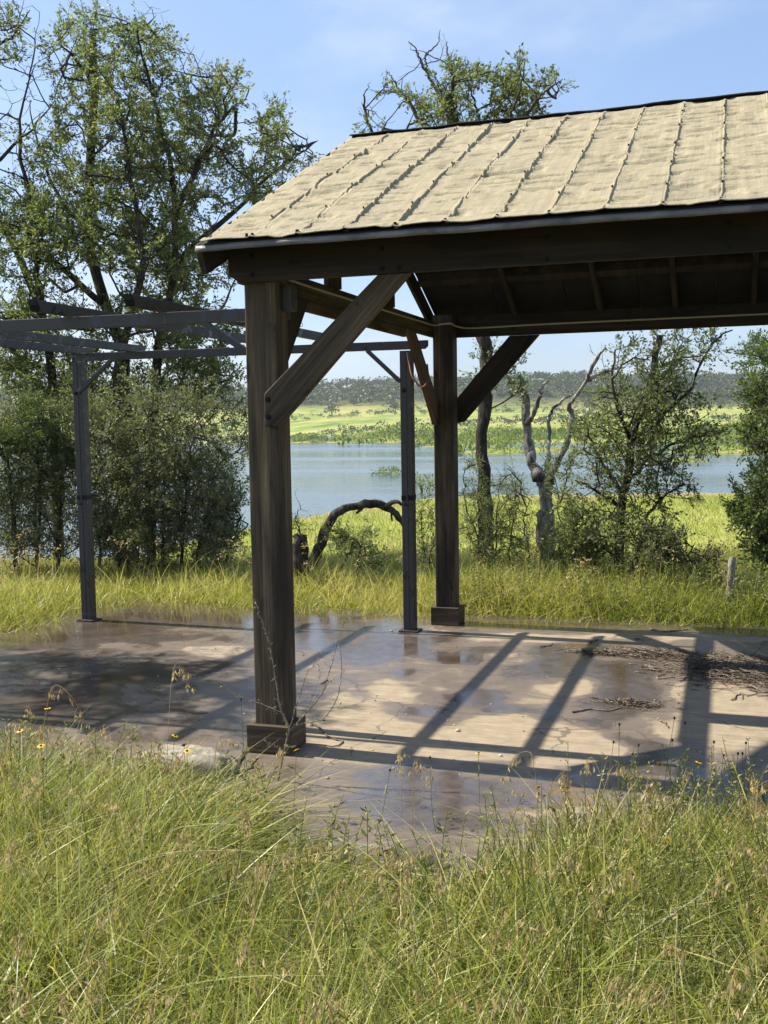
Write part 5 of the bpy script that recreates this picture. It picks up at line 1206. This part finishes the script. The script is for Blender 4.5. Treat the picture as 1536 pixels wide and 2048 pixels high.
for kind in (1, 0):
    L_ = sorted([f for f in FL if f[2] == kind]); 
    for i, (px, py, k, s) in enumerate(L_):
        tip = at(px, py, s); root = np.array([tip[0]+rgp.normal(0, 0.03), tip[1]-0.05+rgp.normal(0, 0.03), -0.05])
        lb = ('yellow daisy-like wildflower, %s of the open blossoms' if kind else 'dry brown wildflower seed head on a thin stalk, %s of its kind') % names_ord[i if i < len(L_)-1 else -1]
        r = empty('wildflower', root, lb, 'wildflower', 'yellow wildflowers along the slab' if kind else 'dry seed heads along the slab')
        P = smooth_path(np.array([root, (root*0.6+tip*0.4)+np.array([rgp.normal(0, 0.012), rgp.normal(0, 0.012), 0]), tip]), 10)
        V, F = tube([(P, np.linspace(0.0016, 0.0010, 10))], 5); link('stem', new_mesh('stem', V-root, F, STEMM), r)
        c = bpy.data.objects.new('flower_centre', HED); COL.objects.link(c); c.parent = r; c.location = tip-root
        u = rgp.uniform(0.15, 0.8, 9); C = root+(tip-root)*u[:, None]; V, F, v = leaves(C-root, rgp.uniform(0.02, 0.045, 9), rgp, 0.2, 0.2, 0.4, 0.2)
        link('leaf', new_mesh('leaf', V, F, WEED, {'v': v}), r)['kind'] = 'stuff'
        if kind:
            p = bpy.data.objects.new('petals', PET); COL.objects.link(p); p.parent = r; p.location = tip-root; p.scale = (0.95, 0.95, 0.95); p.rotation_euler = (rgp.normal(0.3, 0.4), rgp.normal(0, 0.4), rgp.uniform(0, 6))
        else: c.scale = (0.8, 0.8, 1.1)

# thorny sapling before the near post
def sapling():
    Y0 = -0.34
    L_ = [([(552, 1590), (560, 1540), (568, 1505), (578, 1462), (572, 1440), (560, 1415), (552, 1370), (545, 1320), (538, 1285), (522, 1235), (508, 1198)], 0.0050, 0.0014),
          ([(578, 1462), (600, 1440), (618, 1418), (645, 1385), (655, 1355), (666, 1320), (676, 1280), (690, 1238)], 0.0040, 0.0010),
          ([(592, 1450), (640, 1440), (662, 1420), (676, 1390), (683, 1345), (682, 1310), (674, 1280)], 0.0030, 0.0010),
          ([(578, 1462), (590, 1420), (602, 1385), (612, 1350), (628, 1330), (645, 1300)], 0.0026, 0.0008),
          ([(618, 1418), (625, 1390), (640, 1350), (636, 1330)], 0.0018, 0.0007),
          ([(562, 1425), (540, 1415), (505, 1402), (470, 1388), (432, 1360)], 0.0024, 0.0008),
          ([(568, 1505), (545, 1490), (530, 1482)], 0.0022, 0.0010), ([(645, 1385), (660, 1362), (668, 1358)], 0.0016, 0.0008)]
    r = np.random.default_rng(8); paths = []; thorns = []; C = []
    for pts, r0, r1 in L_:
        n = len(pts)*4; yy = np.linspace(0, r.normal(0, 0.05), len(pts))
        P = smooth_path(np.array([onY(x, y, Y0+d) for (x, y), d in zip(pts, yy)]), n, 0.0012, r); paths.append((P, np.linspace(r0, r1, n)))
        for k in range(2, n):
            for j in range(2):
                d = r.normal(0, 1, 3); d /= np.linalg.norm(d); ln = r.uniform(0.010, 0.026)
                if r.random() < 0.62: thorns.append((np.stack([P[k], P[k]+d*ln]), np.array([0.0014, 0.0004])))
            if r.random() < 0.5: C.append(P[k]+r.normal(0, 0.008, 3))
    root = onY(552, 1590, Y0); root[2] = -0.06
    o = empty('thorny_sapling', root, 'bare thorny sapling with pale spines in front of the near post', 'sapling')
    V, F = tube(paths, 6); link('stem', new_mesh('stem', V-root, F, TWIG, smooth=True), o)
    V, F = tube(thorns, 3); link('thorn', new_mesh('thorn', V-root, F, TWIG), o)['kind'] = 'stuff'
    V, F, v = leaves(np.array(C), r.uniform(0.008, 0.018, len(C)), r, 0.4, 0.2, 0.6, 0.2); link('leaf', new_mesh('leaf', V-root, F, WEED, {'v': v}), o)['kind'] = 'stuff'
sapling()

# ------------------------------------------------------------------ litter on the slab
def sticks(n, cx, cy, ax, ay, ang, rg, l0, l1, z1):
    """n dead twigs heaped in a long drift"""
    u = rg.normal(0, 0.42, n); w = rg.normal(0, 0.42, n); c, s_ = math.cos(ang), math.sin(ang)
    x = cx+u*ax*c-w*ay*s_; y = cy+u*ax*s_+w*ay*c; out = []
    for i in range(n):
        a = rg.normal(ang+0.15, 0.75); L = rg.uniform(l0, l1); hz = z1*max(0.0, 1-u[i]**2-w[i]**2)*rg.random()+0.004
        d = np.array([math.cos(a), math.sin(a), rg.normal(0, 0.12)]); p = np.array([x[i], y[i], hz]); q = np.cross(d, (0, 0, 1))
        k = rg.normal(0, 0.12)*L
        P = np.stack([p-d*L/2, p+q*k*0.6, p+q*k, p+d*L/2]); P[:, 2] = np.maximum(P[:, 2], 0.003)
        r0 = rg.uniform(0.0012, 0.0035); out.append((P, np.array([r0, r0, r0*0.8, r0*0.4])))
    return out
rl = np.random.default_rng(15)
pa = []
g1 = gnd(1330, 1312); g2 = gnd(1470, 1335); g3 = gnd(1230, 1308); g4 = gnd(1190, 1300)
pa += sticks(520, g1[0], g1[1], 0.55, 0.16, -0.16, rl, 0.04, 0.18, 0.035)
pa += sticks(1100, g2[0]+0.05, g2[1]-0.12, 0.55, 0.52, -0.22, rl, 0.05, 0.22, 0.06)
pa += sticks(300, g3[0], g3[1], 0.30, 0.10, -0.1, rl, 0.03, 0.14, 0.03)
pa += sticks(700, g2[0]+0.75, g2[1]-0.15, 0.6, 0.52, -0.22, rl, 0.05, 0.22, 0.05)
V, F = tube(pa, 4); tag(link('twig_litter', new_mesh('twig_litter', V, F, LIT)), kind='stuff')
g5 = gnd(1268, 1410); V, F = tube(sticks(150, g5[0], g5[1], 0.20, 0.055, -0.12, rl, 0.02, 0.10, 0.022)+sticks(60, *gnd(1310, 1340)[:2], 0.10, 0.05, -0.4, rl, 0.02, 0.08, 0.015), 4)
tag(link('twig_litter', new_mesh('twig_litter', V, F, LIT)), kind='stuff')
# bits of leaf and bark under the twigs, pebbles
C = []
for (c, ax, ay, n) in ((g1, 0.5, 0.13, 500), (g2, 0.5, 0.3, 800), (g3, 0.28, 0.09, 260), (g5, 0.18, 0.045, 120)):
    C.append(np.stack([c[0]+rl.normal(0, 0.42, n)*ax, c[1]+rl.normal(0, 0.42, n)*ay, np.full(n, 0.006)+0.01*rl.random(n)], -1))
C = np.concatenate(C); V, F, v = leaves(C, rl.uniform(0.01, 0.03, len(C)), rl, 0.5, 3.0, 0.3, 0.3)
LITL = leaf_mat('dead_leaf', [(0.0, (0.03, 0.022, 0.016)), (0.6, (0.10, 0.07, 0.045)), (1.0, (0.30, 0.23, 0.15))], 0.1)
V[:, 2] = np.maximum(V[:, 2], 0.003)
tag(link('leaf_litter', new_mesh('leaf_litter', V, F, LITL, {'v': v})), kind='stuff')
def crumbs(n, rg):
    bm = bmesh.new(); bmesh.ops.create_icosphere(bm, subdivisions=1, radius=1.0); v0 = np.array([v.co[:] for v in bm.verts]); f0 = np.array([[q.index for q in f.verts] for f in bm.faces]); bm.free()
    Vs, Fs, vv = [], [], []
    for i in range(n):
        x = rg.uniform(-3.2, 2.4); y = rg.uniform(-0.3, 3.9); r = 0.0035*rg.lognormal(0, 0.5); r = min(r, 0.014)
        Vs.append(v0*(1+rg.normal(0, 0.18, v0.shape))*np.array([r*1.4, r, r*0.7])+np.array([x, y, r*0.45])); Fs.append(f0+i*len(v0)); vv.append(np.full(len(v0), rg.random()))
    return np.concatenate(Vs), np.concatenate(Fs), np.concatenate(vv)
PEB = leaf_mat('pebble', [(0.0, (0.10, 0.075, 0.055)), (0.5, (0.35, 0.29, 0.22)), (1.0, (0.62, 0.56, 0.46))], 0.0, 0.8)
V, F, v = crumbs(260, rl); tag(link('pebble_litter', new_mesh('pebble_litter', V, F, PEB, {'v': v})), kind='stuff')
def stick(pts, r0, label, m=LIT, z=0.006):
    P = [gnd(x, y, z) for x, y in pts]; return woodpath('stick', label, 'stick', [(P, r0, r0*0.5, 10)], m, 6, 0.08, 3)
stick([(1145, 1424), (1180, 1417), (1215, 1421), (1250, 1414), (1300, 1421)], 0.0055, 'long thin dark stick under the small twig heap')
stick([(1178, 1284), (1190, 1280), (1197, 1279)], 0.010, 'short thick dark stick beyond the main twig drift')
stick([(1290, 1330), (1360, 1345), (1430, 1345), (1500, 1352)], 0.0055, 'long pale stick lying across the twig drift')
stick([(1360, 1362), (1380, 1350), (1395, 1346)], 0.004, 'short bent twig left of the drift on damp concrete')
stick([(1300, 1258), (1330, 1262), (1375, 1258)], 0.008, 'dark stick at the far grass edge behind the drift')
stick([(1270, 1277), (1285, 1278)], 0.007, 'small dark stick between drift and far grass')
stick([(1080, 1293), (1100, 1290), (1104, 1285)], 0.005, 'forked twig left of the twig drift')
stick([(1318, 1440), (1330, 1446), (1336, 1455)], 0.005, 'curled dark twig below the small heap')
stick([(1463, 1400), (1475, 1390), (1482, 1385), (1484, 1398)], 0.004, 'looped twig on dry concrete at the right')
stick([(1490, 1340), (1520, 1290), (1536, 1280)], 0.004, 'upright-leaning pale twig in the drift at the right edge')
stick([(642, 1367), (655, 1360), (668, 1366)], 0.004, 'little curled twig behind the thorny sapling')
stick([(614, 1441), (640, 1455), (665, 1478), (688, 1480), (672, 1492), (650, 1490)], 0.0055, 'crooked dark branch lying right of the near post')
# flat stone and root at the grass edge
def stone():
    c = gnd(375, 1536, 0.02); n = 26; r = np.random.default_rng(4); bm = bmesh.new(); bmesh.ops.create_icosphere(bm, subdivisions=4, radius=1.0)
    for v in bm.verts:
        p = v.co.copy(); q = 1+0.20*float(NZ[0].f(p.x*2+3, p.y*2+p.z, 3)); v.co = Vector((p.x*0.235*q, p.y*0.13*q, max(-0.8, min(0.62, p.z))*0.085*(1+0.35*float(NZ[2].f(p.x*3, p.y*3, 3)))))
    me = bpy.data.meshes.new('flat_stone'); bm.to_mesh(me); bm.free()
    for p in me.polygons: p.use_smooth = True
    m, N, L, b = mat('pale_limestone'); P = mapping(N, L, (1, 1, 1)); nn = noise(N, L, P, 24, 7, 0.65); rp = ramp(N, [(0.3, (0.16, 0.135, 0.10)), (0.6, (0.36, 0.32, 0.25)), (0.8, (0.46, 0.42, 0.34))]); L.new(nn, rp.inputs[0]); L.new(rp.outputs[0], b.inputs['Base Color']); b.inputs['Roughness'].default_value = 0.9; bump(N, L, b, nn, 0.8, 0.02)
    me.materials.append(m); o = link('flat_stone', me); o.location = (c[0], c[1], 0.045); o.rotation_euler = (0, 0, -0.05); tag(o, 'flat pale stone half sunk in grass left of the near post', 'stone')
stone()
woodpath('dead_root', 'short curved dead root against the left of the post collar', 'root', [([gnd(470, 1548, 0.0), gnd(478, 1530, 0.03), gnd(487, 1510, 0.05), gnd(500, 1497, 0.045)], 0.013, 0.008, 12), ([gnd(480, 1530, 0.02), gnd(470, 1520, 0.05), gnd(462, 1512, 0.06)], 0.007, 0.004, 6)], BARKD, 8, 0.12, 12)

# ------------------------------------------------------------------ haze
def haze():
    m = bpy.data.materials.new('haze_air'); m.use_nodes = True; N = m.node_tree.nodes; L = m.node_tree.links; N.clear()
    out = N.new('ShaderNodeOutputMaterial'); v = N.new('ShaderNodeVolumePrincipled'); v.inputs['Color'].default_value = (0.86, 0.93, 1.0, 1); v.inputs['Density'].default_value = 0.00017; v.inputs['Anisotropy'].default_value = 0.3
    L.new(v.outputs[0], out.inputs['Volume'])
    bm = bmesh.new(); bmesh.ops.create_cube(bm, size=1.0); me = bpy.data.meshes.new('haze'); bm.to_mesh(me); bm.free(); me.materials.append(m)
    z0, z1 = -8.0, float(max(GZ.max(), 50.0))+22.0
    o = link('haze', me); o.scale = (6000, 6000, z1-z0); o.location = (-100, 1000, (z0+z1)/2); tag(o, kind='stuff')
haze()
